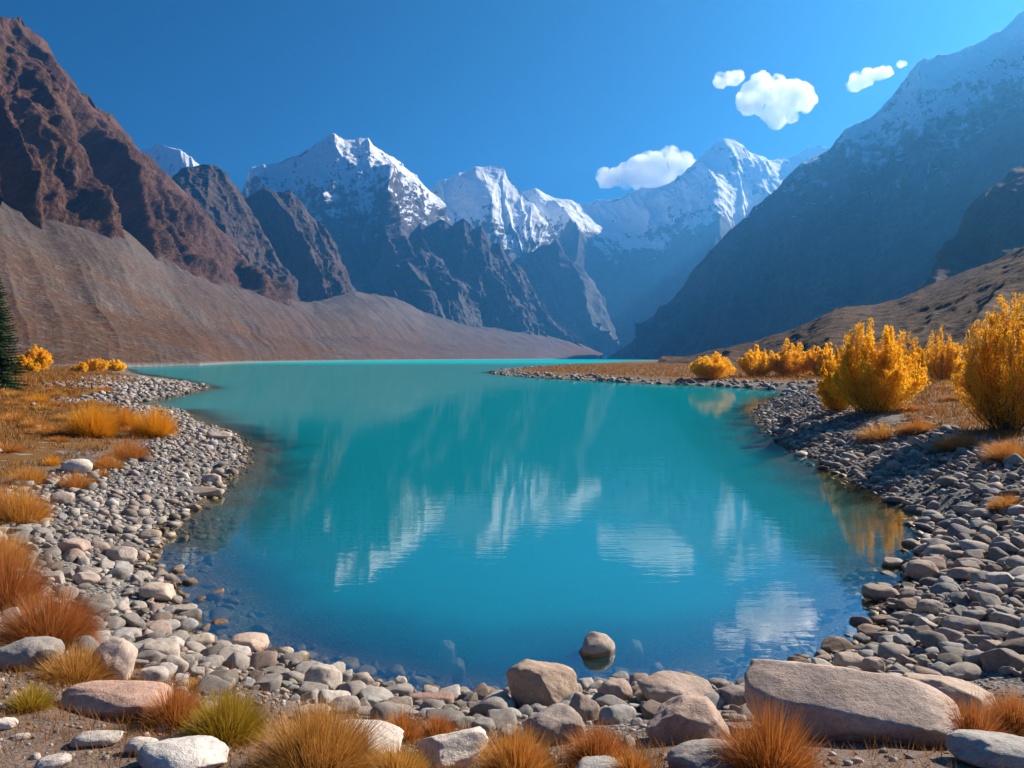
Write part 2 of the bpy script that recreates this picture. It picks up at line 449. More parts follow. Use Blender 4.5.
loft('scree_slope', [
    [(-260, None, 130), (-150, None, 160), (0, None, 205), (100, None, 235), (200, None, 320), (275, None, 600), (370, None, 950), (450, None, 1400), (530, None, 2000), (600, None, 2700)],
    [(-260, 290, 320), (-150, 292, 320), (0, 292, 360), (100, 308, 460), (200, 326, 660), (275, 336, 950), (370, 337, 1500), (450, 345, 2100), (530, 348, 2500), (600, 355.5, 2900)],
    [(-260, 95, 640), (-150, 140, 620), (0, 200, 720), (47, 220, 800), (93, 224, 900), (123, 230, 980), (163, 255, 1120), (220, 281, 1350), (270, 297, 1600), (313, 302, 1950), (355, 291, 2350), (395, 297, 2600), (424, 312, 2750), (475, 325, 3000), (530, 331, 3100), (570, 340, 3200), (604, 354, 3300)]],
    mS, 'grey brown scree slope below the left cliffs', 640, (150, 200), (40, 3.2, 5, 0.03), ((90, 3.0), (22, 1.2), (7, 0.6)), seed=5, back=0.4, amp_t=([0, 0.1, 0.4, 1, 2], [0.0, 0.12, 0.7, 1, 0.4]))

loft('mountain', [
    [(-260, 124, 520), (-150, 164, 558), (0, 226, 651), (47, 244, 716), (93, 250, 799), (123, 256, 883), (163, 274, 1004), (215, 292, 1209), (262, 307, 1395), (300, 322, 1627)],
    [(-260, 44, 651), (-150, 89, 669), (0, 154, 762), (47, 174, 818), (93, 189, 911), (123, 199, 1004), (163, 229, 1116), (215, 259, 1302), (262, 284, 1488), (300, 312, 1720)],
    [(-260, -150, 1000), (-150, -95, 1050), (-60, -30, 1150), (0, 13, 1250), (22, 22, 1300), (43, 37, 1350), (58, 62, 1400), (72, 74, 1420), (82, 92, 1440), (104, 108, 1500), (113, 113, 1530), (127, 135, 1600), (143, 153, 1680), (165, 172, 1780), (183, 190, 1850), (215, 222, 1950), (240, 252, 2000), (262, 282, 2050), (275, 305, 2080)]],
    mA, 'rust brown fluted crag on the left', 720, (140, 340), (98, 92, 7, 0.10), ((45, 8), (12, 5)), skew=-0.34, seed=2, amp_t=([0, 0.25, 0.6, 0.95, 1.0, 2.0], [0.5, 1.0, 0.9, 0.22, 0.08, 0.4]), crest_jag=20, smooth=True)

loft('mountain', [
    [(130, 290, 1700), (200, 298, 1750), (270, 308, 1850), (300, 314, 1950), (322, 318, 2050)],
    [(140, 180, 2250), (165, 185, 2280), (183, 167, 2300), (196, 165, 2300), (210, 162, 2300), (226, 173, 2320), (240, 187, 2350), (255, 215, 2330), (275, 250, 2300), (300, 290, 2280), (318, 312, 2250)]],
    mB, 'brown buttress behind the nearest left crag', 330, (260,), (130, 85, 7, 0.10), ((60, 18), (18, 10)), skew=-0.25, seed=12, amp_t=([0, 0.3, 0.95, 1, 2], [0.6, 1, 0.4, 0.15, 0.4]), crest_jag=16)

loft('mountain', [
    [(235, 300, 2050), (300, 312, 2080), (330, 317, 2120), (358, 312, 2220)],
    [(225, 215, 2750), (245, 195, 2750), (257, 189, 2720), (272, 190, 2700), (290, 188, 2700), (303, 203, 2680), (317, 220, 2650), (333, 240, 2600), (345, 268, 2580), (356, 304, 2550)]],
    mB, 'dark pyramid buttress at the foot of the snow peak', 330, (260,), (140, 95, 7, 0.10), ((60, 18), (18, 10)), skew=-0.2, seed=23, amp_t=([0, 0.3, 0.95, 1, 2], [0.6, 1, 0.4, 0.15, 0.4]), crest_jag=16)

loft('mountain', [
    [(200, 320, 3100), (300, 330, 3000), (360, 300, 2850), (400, 306, 2800), (440, 325, 3000), (490, 335, 3300)],
    [(215, 250, 4000), (300, 232, 3900), (345, 230, 3650), (385, 232, 3250), (420, 250, 3600), (460, 285, 4000)],
    [(215, 205, 4700), (235, 195, 4700), (248, 174, 4650), (262, 166, 4600), (280, 160, 4600), (300, 150, 4550), (318, 141, 4500), (335, 131, 4450), (345, 135, 4470), (360, 136, 4500), (380, 148, 4500), (392, 157, 4520), (405, 170, 4550), (420, 180, 4550), (440, 198, 4600), (450, 220, 4600), (475, 262, 4600)]],
    mD, 'snow capped pyramid peak left of the valley', 480, (170, 230), (380, 190, 7, 0.12), ((160, 34), (40, 22)), skew=-0.12, seed=31, amp_t=([0, 0.3, 0.9, 1, 2], [0.6, 1, 0.5, 0.2, 0.4]), crest_jag=34)

loft('mountain', [
    [(385, 322, 2750), (430, 328, 2750), (475, 336, 2850), (530, 344, 2950), (570, 350, 3050), (606, 357, 3150)],
    [(376, 270, 3520), (396, 240, 3500), (405, 237, 3480), (420, 220, 3450), (428, 225, 3440), (440, 218, 3430), (452, 222, 3420), (464, 213, 3400), (474, 225, 3390), (481, 222, 3380), (492, 241, 3370), (500, 243, 3360), (512, 262, 3350), (521, 265, 3340), (535, 290, 3330), (546, 309, 3320), (560, 327, 3310), (582, 344, 3300), (604, 355, 3300)]],
    mE, 'blue grey crag beside the head of the valley', 420, (280,), (190, 120, 7, 0.10), ((90, 26), (25, 13)), skew=-0.25, seed=43, amp_t=([0, 0.3, 0.92, 1, 2], [0.4, 1, 0.5, 0.06, 0.4]), crest_jag=26)

loft('mountain', [
    [(380, 345, 4160), (480, 345, 4000), (560, 330, 3680), (595, 318, 3600), (622, 345, 4160)],
    [(395, 262, 5040), (480, 248, 4880), (530, 240, 4400), (556, 246, 4240), (590, 280, 4640)],
    [(405, 230, 5600), (425, 200, 5600), (437, 185, 5600), (455, 176, 5600), (475, 168, 5600), (490, 164, 5600), (501, 163, 5600), (508, 171, 5560), (520, 186, 5480), (535, 203, 5350), (548, 224, 5220), (560, 248, 5080), (575, 272, 4900), (590, 297, 4700), (605, 325, 4500), (620, 350, 4350)]],
    mF, 'broad white snow peak in the middle of the range', 420, (150, 210), (520, 220, 7, 0.14), ((240, 45), (60, 16)), skew=-0.25, seed=51, amp_t=([0, 0.3, 0.9, 1, 2], [0.7, 1, 0.5, 0.15, 0.3]), crest_jag=40)

loft('mountain', [
    [(520, 352, 4200), (600, 352, 4125), (700, 352, 4125), (860, 340, 4200)],
    [(520, 262, 5175), (580, 248, 5100), (630, 240, 5025), (690, 238, 5025), (760, 225, 5175), (860, 200, 5250)],
    [(490, 222, 6000), (520, 194, 6000), (535, 188, 6000), (555, 196, 6000), (580, 202, 6000), (600, 199, 6000), (620, 194, 6000), (640, 188, 6000), (655, 186, 6000), (680, 178, 5925), (700, 157, 5887), (713, 147, 5850), (725, 139, 5850), (738, 144, 5850), (752, 154, 5887), (768, 160, 5925), (785, 158, 6000), (800, 150, 6000), (818, 142, 6000), (860, 150, 6000)]],
    mG, 'glacier hung snow wall closing the valley', 460, (170, 200), (600, 250, 7, 0.14), ((260, 45), (60, 16)), skew=0.15, seed=62, amp_t=([0, 0.35, 0.5, 0.9, 1, 2], [0.4, 0.5, 0.9, 0.8, 0.2, 0.3]), crest_jag=40)

loft('mountain', [
    [(80, 260, 4250), (150, 260, 4250), (240, 260, 4250)],
    [(95, 138, 4760), (110, 130, 4760), (127, 137, 4760), (140, 146, 4760), (150, 146, 4760), (158, 142, 4760), (172, 148, 4760), (186, 154, 4760), (198, 164, 4760), (220, 190, 4760)]],
    mF, 'small white summit peeping over the left crag', 160, (130,), (420, 130, 5, 0.2), ((200, 30),), seed=77, amp_t=([0, 0.9, 1, 2], [1, 0.5, 0.15, 0.3]), crest_jag=30)

loft('mountain', [
    [(596, None, 3000), (640, None, 2350), (700, None, 1900), (830, None, 1500), (1024, None, 1300), (1200, None, 1250), (1350, None, 1250)],
    [(600, 359.5, 3350), (640, 331, 3200), (670, 298, 3150), (700, 262, 3100), (725, 237, 3050), (750, 214, 3000), (775, 189, 2950), (800, 164, 2900), (830, 144, 2850), (845, 127, 2800), (862, 121, 2780), (880, 110, 2750), (900, 84, 2700), (918, 62, 2650), (932, 59, 2640), (950, 54, 2620), (980, 38, 2600), (1000, 28, 2580), (1024, 11, 2550), (1100, -40, 2500), (1200, -110, 2450), (1350, -180, 2400)]],
    mH, 'huge shaded mountain wall on the right', 620, (420,), (260, 95, 7, 0.09), ((150, 14), (30, 12)), skew=-0.22, seed=84, amp_t=([0, 0.15, 0.6, 0.93, 1, 2], [0.35, 0.6, 1, 0.35, 0.10, 0.4]), crest_jag=30)

loft('mountain', [
    [(770, None, 1250), (900, None, 1150), (1024, None, 1050), (1200, None, 1000), (1350, None, 1000)],
    [(800, 340, 1500), (840, 303, 1620), (868, 272, 1680), (900, 242, 1720), (930, 208, 1750), (955, 178, 1760), (975, 152, 1770), (1000, 122, 1780), (1024, 96, 1780), (1100, 20, 1780), (1200, -60, 1780), (1350, -140, 1780)]],
    mI, 'dark blue spur in front of the right mountain', 330, (260,), (260, 44, 5, 0.15), ((100, 18), (24, 5)), skew=-0.3, seed=93, amp_t=([0, 0.9, 1, 2], [0.5, 0.8, 0.25, 0.4]), crest_jag=16)

loft('mountain', [
    [(820, 340, 640), (900, 335, 560), (1024, 330, 480), (1200, 320, 440), (1400, 320, 430)],
    [(885, 309, 780), (908, 291, 790), (922, 277, 795), (935, 262, 800), (946, 247, 800), (954, 236, 800), (957, 224, 800), (963, 211, 800), (976, 202, 800), (996, 189, 800), (1010, 174, 800), (1024, 161, 800), (1060, 138, 800), (1150, 85, 800), (1400, 0, 800)]],
    mJ, 'dark brown crag above the right hillside', 300, (240,), (85, 22, 6, 0.2), ((40, 7), (10, 2)), skew=-0.2, seed=99, amp_t=([0, 0.9, 1, 2], [0.5, 0.8, 0.3, 0.4]), crest_jag=9)

# right hillside of dry heath
m, nt = new_mat('dry_heath_hillside')
g = nd(nt, 'NewGeometry'); P = g.outputs[0]
a1 = noise(nt, P, 0.05, 5, 0.6); a2 = noise(nt, vscale(nt, P, (1, 1, 2.5)), 0.35, 5, 0.65); a3 = noise(nt, P, 1.6, 4, 0.7)
c = ramp(nt, a2, [(0.35, (0.050, 0.031, 0.021)), (0.55, (0.112, 0.070, 0.046)), (0.7, (0.175, 0.120, 0.083))])
c = mixc(nt, mrange(nt, a1, 0.42, 0.62), c, (0.135, 0.078, 0.042))
c = mixc(nt, ramp(nt, a3, [(0.36, 0.6), (0.5, 0.0)]), c, (0.04, 0.027, 0.02))
finish(nt, c, 0.95, mth(nt, 'ADD', a2, mth(nt, 'MULTIPLY', a3, 0.45)), 0.9, 1.0, 0.1)
mK = m
loft('hillside', [
    [(650, 363.5, 270), (700, 366, 200), (740, 368, 150), (800, 372, 105), (850, 374, 85), (930, 376, 68), (1024, 378, 55), (1150, 385, 46), (1400, 400, 36)],
    [(668, 360.5, 420), (690, 357.5, 420), (720, 351, 410), (760, 341, 400), (790, 329, 390), (808, 320, 385), (822, 312, 380), (834, 306, 375), (846, 303, 370), (858, 304, 365), (872, 305, 360), (900, 299, 350), (925, 289, 340), (950, 277, 330), (980, 262, 320), (1024, 241, 300), (1150, 190, 280), (1400, 120, 260)]],
    mK, 'brown heath hillside rising on the right', 420, (260,), (40, 2.6, 5, 0.5), ((60, 3.0), (16, 1.0), (3.5, 0.6)), seed=104, back=1.2, amp_t=([0, 0.15, 1, 2], [0.1, 0.8, 0.7, 0.5]))

# ------------------------------------------------------------------ haze over the valley
def boxmesh(name, x0, x1, y0, y1, z0, z1):
    v = np.array([(x, y, z) for z in (z0, z1) for y in (y0, y1) for x in (x0, x1)], float)
    f = np.array([(0, 2, 3, 1), (4, 5, 7, 6), (0, 1, 5, 4), (2, 6, 7, 3), (0, 4, 6, 2), (1, 3, 7, 5)])
    return mesh_np(name, v, f, False)
m, nt = new_mat('valley_haze')
pv = nd(nt, 'VolumePrincipled', {'Color': (0.10, 0.45, 1.0, 1), 'Density': 1.02e-4, 'Anisotropy': 0.60})
nd(nt, 'OutputMaterial', {1: pv.outputs[0]})
me = boxmesh('haze', -13000, 13000, -12500, 7600, -12, 1850); me.materials.append(m)
tag(link('haze', me), 'thin blue haze filling the valley', kind='stuff')

# ------------------------------------------------------------------ rocks
_ico = {}
def ico(sub):
    if sub not in _ico:
        bm = __import__('bmesh').new(); __import__('bmesh').ops.create_icosphere(bm, subdivisions=sub, radius=1.0)
        v = np.array([p.co[:] for p in bm.verts]); f = np.array([[q.index for q in p.verts] for p in bm.faces]); bm.free()
        _ico[sub] = (v, f)
    return _ico[sub]

def rock_shape(seed, sub, dims=(1, 1, 0.7), p=2.4, cuts=6, cut=(0.62, 0.9), rough=1.0, soft=0.85):
    """rounded block: super-ellipsoid, worn flat by random planes, then weathered; half sizes = dims"""
    r = np.random.default_rng(seed)
    v, f = ico(sub); v = v.copy()
    v /= ((np.abs(v)**p).sum(1)**(1/p))[:, None]
    for _ in range(cuts):
        n = r.normal(size=3); n /= np.linalg.norm(n)
        c = r.uniform(*cut)
        ex = np.maximum(v@n-c, 0)
        v -= n*ex[:, None]*soft
    o = r.uniform(-50, 50, 3)
    def fb(s, k): return fbm(v[:, 0]*s+o[0], v[:, 1]*s+o[1], v[:, 2]*s+o[2], o=k, seed=seed % 97)
    k = 1+rough*(0.13*fb(1.1, 2)+0.07*fb(3.2, 3)+(0.022*fb(9, 3) if sub > 2 else 0)+(0.010*fb(26, 2) if sub > 3 else 0))
    v *= k[:, None]
    m = np.abs(v).max(0)
    return v/m*np.array(dims), f

def rock_material(name, source):
    m, nt = new_mat(name)
    g = nd(nt, 'NewGeometry'); P = g.outputs[0]
    if source == 'object':
        oi = nd(nt, 'ObjectInfo'); base = oi.outputs['Color']
        co_ = nd(nt, 'TexCoord').outputs['Object']
        rnd = mth(nt, 'MULTIPLY', oi.outputs['Random'], 40)
        vec = nd(nt, 'VectorMath', {0: co_, 1: nd(nt, 'CombineXYZ', {0: rnd, 1: rnd, 2: rnd}).outputs[0]}, operation='ADD').outputs[0]
    else:
        base = attr(nt, 'Col', 0); vec = P
    a = noise(nt, vec, 3.0, 5, 0.6); b = noise(nt, vec, 22.0, 5, 0.7); d = noise(nt, vec, 110.0, 3, 0.7)
    c = mixc(nt, 1.0, base, ramp(nt, a, [(0.3, (0.70, 0.69, 0.69)), (0.5, (1, 1, 1)), (0.72, (1.22, 1.18, 1.12))]), 'MULTIPLY')
    c = mixc(nt, 1.0, c, ramp(nt, b, [(0.32, 0.72), (0.5, 1.0), (0.7, 1.14)]), 'MULTIPLY')
    c = mixc(nt, 1.0, c, ramp(nt, d, [(0.34, 0.78), (0.5, 1.0), (0.66, 1.12)]), 'MULTIPLY')
    rust = mth(nt, 'MULTIPLY', mrange(nt, noise(nt, vec, 1.7, 6, 0.7), 0.55, 0.70), 0.32)
    c = mixc(nt, rust, c, (0.25, 0.135, 0.075))
    lich = mrange(nt, noise(nt, vec, 9.0, 6, 0.72), 0.62, 0.68, 0, 0.28)
    c = mixc(nt, lich, c, (0.075, 0.072, 0.07))
    z = nd(nt, 'SeparateXYZ', {0: P}).outputs[2]
    wl = mth(nt, 'ADD', z, mth(nt, 'MULTIPLY', mth(nt, 'SUBTRACT', a, 0.5), 0.08))
    wet = mrange(nt, wl, 0.035, 0.060, 1.0, 0.0)
    c = mixc(nt, wet, c, mixc(nt, 1.0, c, (0.60, 0.45, 0.30), 'MULTIPLY'))
    finish(nt, c, mrange(nt, wet, 0, 1, 0.88, 0.35), mth(nt, 'ADD', mth(nt, 'ADD', b, mth(nt, 'MULTIPLY', d, 0.45)), mth(nt, 'MULTIPLY', a, 0.9)), 0.5, 0.03, 0.3)
    return m
mRock = rock_material('weathered_stone', 'object')
mPeb = rock_material('shingle_stone', 'vertex')

GREYW = (0.34, 0.315, 0.29); PALE = (0.46, 0.43, 0.40); PINK = (0.43, 0.30, 0.25); TAN = (0.36, 0.29, 0.235)
BLUEG = (0.30, 0.31, 0.32); WHITE = (0.56, 0.54, 0.51); DARK = (0.16, 0.14, 0.125); BRWN = (0.24, 0.165, 0.115)
# centre x, base y, width, visible height (pixels of the photograph), colour, superellipse power, cuts, tilt (about x, about y), turn, depth/width, label
HEROES = [
 (846, 744, 222, 94, (0.44, 0.37, 0.33), 3.5, 5, (0.18, 0.11), -0.56, 0.50, 'huge long flat topped slab lying tilted among the front boulders'),
 (541, 709, 78, 55, TAN, 3.0, 9, (0.0, 0.06), 0.25, 0.72, 'tan boulder with a crusted pale top perched at the water edge'),
 (689, 744, 94, 52, (0.36, 0.285, 0.245), 3.2, 8, (0.05, 0.03), 0.1, 0.62, 'brownish rounded block in front of the flat topped boulder'),
 (674, 711, 86, 42, (0.33, 0.28, 0.25), 3.4, 9, (0.06, 0.08), -0.2, 0.7, 'flat topped grey brown boulder behind the brownish rounded block'),
 (553, 745, 64, 44, (0.27, 0.24, 0.23), 2.4, 6, (0, 0), 0.3, 0.8, 'round speckled grey boulder below the perched tan boulder'),
 (581, 722, 38, 32, (0.30, 0.26, 0.235), 2.6, 8, (0, 0.35), 0.5, 0.7, 'small leaning boulder right of the perched tan boulder'),
 (615, 703, 36, 28, (0.30, 0.25, 0.23), 2.5, 6, (0, 0), 0.2, 0.8, 'small rounded boulder between the perched tan one and the flat topped one'),
 (618, 724, 40, 24, BLUEG, 2.5, 6, (0, 0), 0.7, 0.8, 'dull grey boulder half hidden under the leaning small boulder'),
 (596, 657, 40, 33, (0.36, 0.32, 0.29), 2.2, 5, (0.1, 0.22), 0.4, 0.85, 'lone boulder standing out in the lake water'),
 (955, 716, 104, 46, (0.35, 0.30, 0.265), 3.6, 8, (0.12, 0.30), -0.35, 0.55, 'wedge shaped slab sloping down behind the huge long slab'),
 (998, 774, 100, 42, BLUEG, 2.5, 4, (0, 0.08), -0.15, 0.6, 'smooth blue grey boulder in the bottom right corner'),
 (708, 782, 86, 44, (0.27, 0.265, 0.265), 2.5, 5, (0, 0), 0.3, 0.7, 'coarse grained grey boulder at the bottom edge below the brownish block'),
 (596, 782, 56, 28, BLUEG, 2.4, 5, (0, 0), 0.2, 0.7, 'grey boulder cut by the bottom edge between two orange tufts'),
 (455, 768, 72, 46, WHITE, 4.5, 7, (-0.05, -0.08), 0.42, 0.75, 'white squared block with a dark shaded face'),
 (352, 760, 116, 48, (0.50, 0.47, 0.44), 2.5, 4, (0, 0.06), 0.1, 0.7, 'large smooth pale boulder behind the straw coloured tuft'),
 (113, 721, 118, 42, PINK, 3.4, 8, (0.05, 0.02), 0.06, 0.55, 'long pink flat boulder in the left foreground'),
 (184, 777, 92, 46, (0.50, 0.51, 0.52), 2.5, 5, (0, 0.12), -0.2, 0.8, 'smooth bluish white boulder at the bottom left edge'),
 (142, 757, 34, 22, (0.46, 0.45, 0.44), 2.5, 5, (0, 0), -0.2, 0.8, 'small pale boulder peeping out left of the bluish white one'),
 (29, 673, 64, 42, (0.28, 0.275, 0.27), 2.5, 4, (0, 0.05), 0.1, 0.75, 'rounded dark grey boulder at the left edge under an orange tuft'),
 (98, 748, 50, 20, (0.38, 0.37, 0.36), 2.5, 4, (0, 0), 0.3, 0.6, 'flat grey stone lying on bare soil below the pink boulder'),
 (53, 773, 34, 20, (0.43, 0.42, 0.41), 2.4, 4, (0, 0), 0.6, 0.7, 'flat pale stone cut by the bottom edge on bare soil'),
 (5, 731, 24, 13, WHITE, 2.4, 4, (0, 0), 0.1, 0.7, 'white flat stone at the left edge of the bare soil'),
 (20, 741, 20, 8, (0.40, 0.36, 0.33), 2.4, 6, (0, 0), 0.1, 0.7, 'thin pale chip of stone on the bare soil'),
 (116, 682, 48, 44, (0.42, 0.36, 0.325), 2.8, 7, (0, 0.25), -0.5, 0.8, 'pale pinkish sloping slab above the long pink boulder'),
 (159, 663, 42, 30, (0.35, 0.325, 0.30), 2.9, 8, (0, 0.1), 0.3, 0.85, 'grey angular boulder above the right end of the pink boulder'),
 (174, 675, 28, 22, (0.33, 0.31, 0.29), 2.8, 7, (0, 0.1), 0.3, 0.8, 'small grey block leaning on the grey angular boulder'),
 (151, 684, 34, 20, (0.37, 0.35, 0.33), 2.8, 7, (0, 0), 0.3, 0.8, 'pale low stone touching the back of the pink boulder'),
 (249, 653, 40, 22, (0.42, 0.34, 0.30), 2.7, 5, (0, 0.03), 0.15, 0.75, 'pinkish rounded boulder with a wet brown foot in the shallows'),
 (200, 649, 28, 18, (0.41, 0.37, 0.32), 2.6, 6, (0, 0), 0.3, 0.8, 'cream rounded stone left of the pinkish boulder in the shallows'),
 (156, 603, 36, 21, (0.40, 0.35, 0.31), 2.6, 5, (0, 0.05), 0.2, 0.8, 'pale smooth boulder on the bend of the left waterline'),
 (182, 615, 30, 11, (0.30, 0.28, 0.26), 2.6, 6, (0, 0), 0.2, 0.8, 'flat grey stone in shallow water below the bend of the shore'),
 (220, 624, 18, 11, (0.27, 0.19, 0.14), 2.6, 6, (0, 0), 0.2, 0.8, 'brown wet stone standing alone in the left shallows'),
 (323, 695, 38, 32, (0.43, 0.40, 0.37), 2.9, 7, (0, 0.25), 0.6, 0.8, 'tall pale leaning boulder on the front waterline'),
 (362, 690, 24, 20, (0.40, 0.34, 0.30), 2.4, 5, (0, 0), 0.2, 0.8, 'egg shaped stone right of the tall pale leaning boulder'),
 (313, 722, 38, 20, (0.40, 0.345, 0.28), 2.8, 7, (0, 0), 0.2, 0.7, 'buff stone lying behind the large smooth pale boulder'),
 (344, 714, 32, 22, (0.34, 0.31, 0.29), 2.8, 7, (0, 0), 0.5, 0.8, 'grey block right of the buff stone'),
 (372, 717, 34, 14, (0.37, 0.345, 0.315), 3.4, 7, (0, 0), 0.1, 0.7, 'flat grey block with a brown shaded side behind the pale boulder'),
 (431, 704, 50, 16, (0.30, 0.205, 0.175), 3.6, 6, (0, 0.03), -0.06, 0.5, 'flat reddish slab at the front waterline'),
 (399, 690, 16, 16, (0.42, 0.39, 0.36), 2.8, 7, (0, 0.1), 0.4, 0.8, 'small upright stone left of the flat reddish slab'),
 (489, 720, 40, 30, (0.20, 0.195, 0.20), 2.6, 6, (0, 0), 0.1, 0.8, 'dark boulder in the shade left of the perched tan boulder'),
 (481, 738, 30, 24, (0.23, 0.225, 0.23), 2.4, 6, (0, 0), 0.1, 0.8, 'smooth grey boulder above the white squared block'),
 (510, 744, 26, 20, BLUEG, 2.4, 6, (0, 0), 0.4, 0.8, 'small bluish boulder right of the white squared block'),
 (735, 708, 38, 26, (0.20, 0.185, 0.18), 2.6, 6, (0, 0), 0.1, 0.8, 'dark boulder tucked against the left end of the huge slab'),
 (835, 655, 33, 21, (0.22, 0.17, 0.135), 3.0, 8, (0, 0.05), 0.3, 0.8, 'brown angular boulder in the shallows above the huge slab'),
 (803, 659, 17, 12, (0.20, 0.135, 0.10), 3.0, 8, (0, 0.2), 0.3, 0.8, 'small reddish brown stone alone in the shallows'),
 (886, 626, 29, 12, (0.20, 0.165, 0.14), 3.0, 7, (0, 0), 0.1, 0.7, 'flat dark stone in the shallows near the right shore'),
 (848, 672, 36, 21, (0.33, 0.29, 0.26), 2.6, 6, (0, 0), 0.1, 0.8, 'grey rounded boulder behind the middle of the huge slab'),
 (873, 676, 22, 20, (0.36, 0.31, 0.275), 2.8, 7, (0, 0), 0.1, 0.8, 'buff boulder right of the grey rounded one behind the slab'),
 (924, 582, 35, 22, (0.33, 0.27, 0.235), 2.7, 5, (0, 0.02), 0.1, 0.8, 'rounded boulder with a pale top standing in the right shallows'),
 (938, 561, 28, 18, (0.36, 0.33, 0.30), 2.7, 5, (0, 0.02), 0.1, 0.8, 'pale round boulder just above the one in the right shallows'),
 (967, 583, 34, 17, (0.31, 0.25, 0.22), 2.7, 6, (0, 0.02), 0.1, 0.8, 'pinkish brown boulder on the right shingle'),
 (970, 571, 30, 15, (0.27, 0.23, 0.21), 2.7, 6, (0, 0.02), 0.1, 0.8, 'brown boulder right behind the pinkish brown one'),
 (930, 618, 26, 20, (0.29, 0.27, 0.255), 2.7, 6, (0, 0.02), 0.1, 0.8, 'grey boulder at the right waterline beside the dark flat stone'),
 (962, 634, 38, 21, (0.27, 0.25, 0.24), 2.6, 6, (0, 0.02), 0.1, 0.8, 'broad grey boulder on the right shingle'),
 (962, 682, 40, 22, (0.30, 0.285, 0.275), 2.9, 7, (0, 0.02), 0.4, 0.8, 'angular grey boulder above the wedge shaped slab'),
 (1001, 640, 44, 17, (0.26, 0.25, 0.25), 3.0, 7, (0, 0.1), -0.2, 0.7, 'long flat grey boulder at the right edge of the shingle'),
 (910, 612, 26, 14, (0.24, 0.19, 0.16), 2.8, 7, (0, 0.1), 0.2, 0.8, 'wet brown boulder beside the right waterline'),
 (880, 602, 34, 20, (0.34, 0.285, 0.25), 2.6, 5, (0, 0.05), 0.2, 0.8, 'brownish boulder with a sunlit top standing off the right shingle in shallow water'),
 (872, 640, 30, 17, (0.26, 0.20, 0.16), 2.8, 7, (0, 0.1), 0.4, 0.8, 'dark reddish stone in the water where the right shingle turns'),
 (893, 568, 26, 15, (0.36, 0.31, 0.27), 2.6, 5, (0, 0.05), -0.2, 0.8, 'cream topped stone in shallow water farthest up the right shingle'),
 (78, 474, 33, 16, (0.55, 0.51, 0.46), 2.3, 3, (0, 0), -0.1, 0.7, 'white oval boulder lying in the left meadow grass'),
 (62, 505, 22, 14, (0.33, 0.28, 0.26), 2.9, 7, (0, 0.1), 0.3, 0.8, 'purplish grey block where the left meadow meets the shingle'),
 (206, 498, 38, 13, (0.34, 0.29, 0.25), 3.2, 6, (0, -0.05), 0.2, 0.6, 'flat slab with a wet dark foot at the left waterline'),
 (211, 486, 22, 12, (0.37, 0.32, 0.29), 2.8, 6, (0, 0.05), 0.2, 0.8, 'rounded boulder on top of the flat wet slab'),
 (194, 510, 15, 9, (0.38, 0.34, 0.30), 2.6, 5, (0, 0.05), 0.2, 0.8, 'small pale stone in the water below the flat wet slab'),
 (219, 440, 26, 9, (0.40, 0.37, 0.35), 2.8, 6, (0, 0.05), 0.1, 0.7, 'pale boulder on the point of the left shingle'),
 (72, 557, 34, 19, (0.37, 0.30, 0.27), 2.9, 7, (0, 0.1), -0.2, 0.8, 'pinkish block on the left shingle beside the tall orange grass'),
 (121, 565, 30, 20, (0.37, 0.34, 0.32), 2.8, 7, (0, 0.1), 0.3, 0.8, 'round grey boulder in the middle of the left shingle'),
 (85, 586, 28, 14, (0.40, 0.35, 0.32), 2.6, 6, (0, 0.1), -0.2, 0.8, 'pale pink stone on the left shingle below the pinkish block'),
 (150, 540, 22, 11, (0.33, 0.29, 0.26), 2.8, 6, (0, 0.1), 0.2, 0.8, 'grey boulder at the left waterline above the bend'),
]
SUBMERGED = [(395, 664, 21, 'brown flat stone under the shallow water in front'), (346, 664, 28, 'broad brown stone under water left of the front shallows'),
 (366, 670, 22, 'brown stone under water beside the broad one'), (447, 644, 17, 'pale brown stone sunk farthest out in front'),
 (458, 662, 14, 'faint dark stone sunk below the pale brown one'), (286, 662, 18, 'dark stone under water right of the pinkish shallows boulder'),
 (302, 664, 14, 'small dark stone under water at the front left'), (489, 690, 22, 'brown stone under water left of the perched tan boulder'),
 (633, 645, 22, 'flat stone sunk right of the lone lake boulder'), (655, 662, 17, 'dim stone sunk nearer the shore than the flat one'),
 (634, 680, 22, 'reddish brown wet stone behind the front boulders'), (752, 640, 18, 'dim stone under water on the right of the front shallows'),
 (788, 634, 20, 'dim broad stone under water nearest the cloud reflection')]

placed = []          # (x, y, radius) of every stone so far, for the scatter
HERO_POS = []
for i, (cx, by, pw, ph, colr, p, cuts, tilt, turn, dr, lab) in enumerate(HEROES):
    h = hit(cx, by)
    d = h.y; W = pw*d/FPX; D = W*dr
    dep = math.atan2(by-HY-ph*0.5, FPX)
    H = max((ph*d/FPX - D*0.75*math.sin(dep))/math.cos(dep), 0.28*min(W, D))
    y = d+D*0.42; x = (cx-CX)/FPX*y
    z0 = max(min(G1(x, d), G1(x, y)), -0.06)
    sub = 5 if pw > 60 else 4
    v, f = rock_shape(1000+i*7, sub, (W/2, D/2, H*0.62), p, cuts, (0.66, 0.93), 0.85 if pw < 150 else 0.65)
    me = mesh_np('boulder', v, f, True); me.materials.append(mRock)
    o = link('boulder', me, loc=(x, y, z0+H*0.38)); o.rotation_euler = (tilt[0], tilt[1], turn)
    o.color = (colr[0]*1.32, colr[1]*1.17, colr[2]*1.03, 1)
    tag(o, lab, 'boulder', 'boulders along the shore')
    placed.append((x, y, max(W, D)*0.40)); HERO_POS.append((x, y, lab))
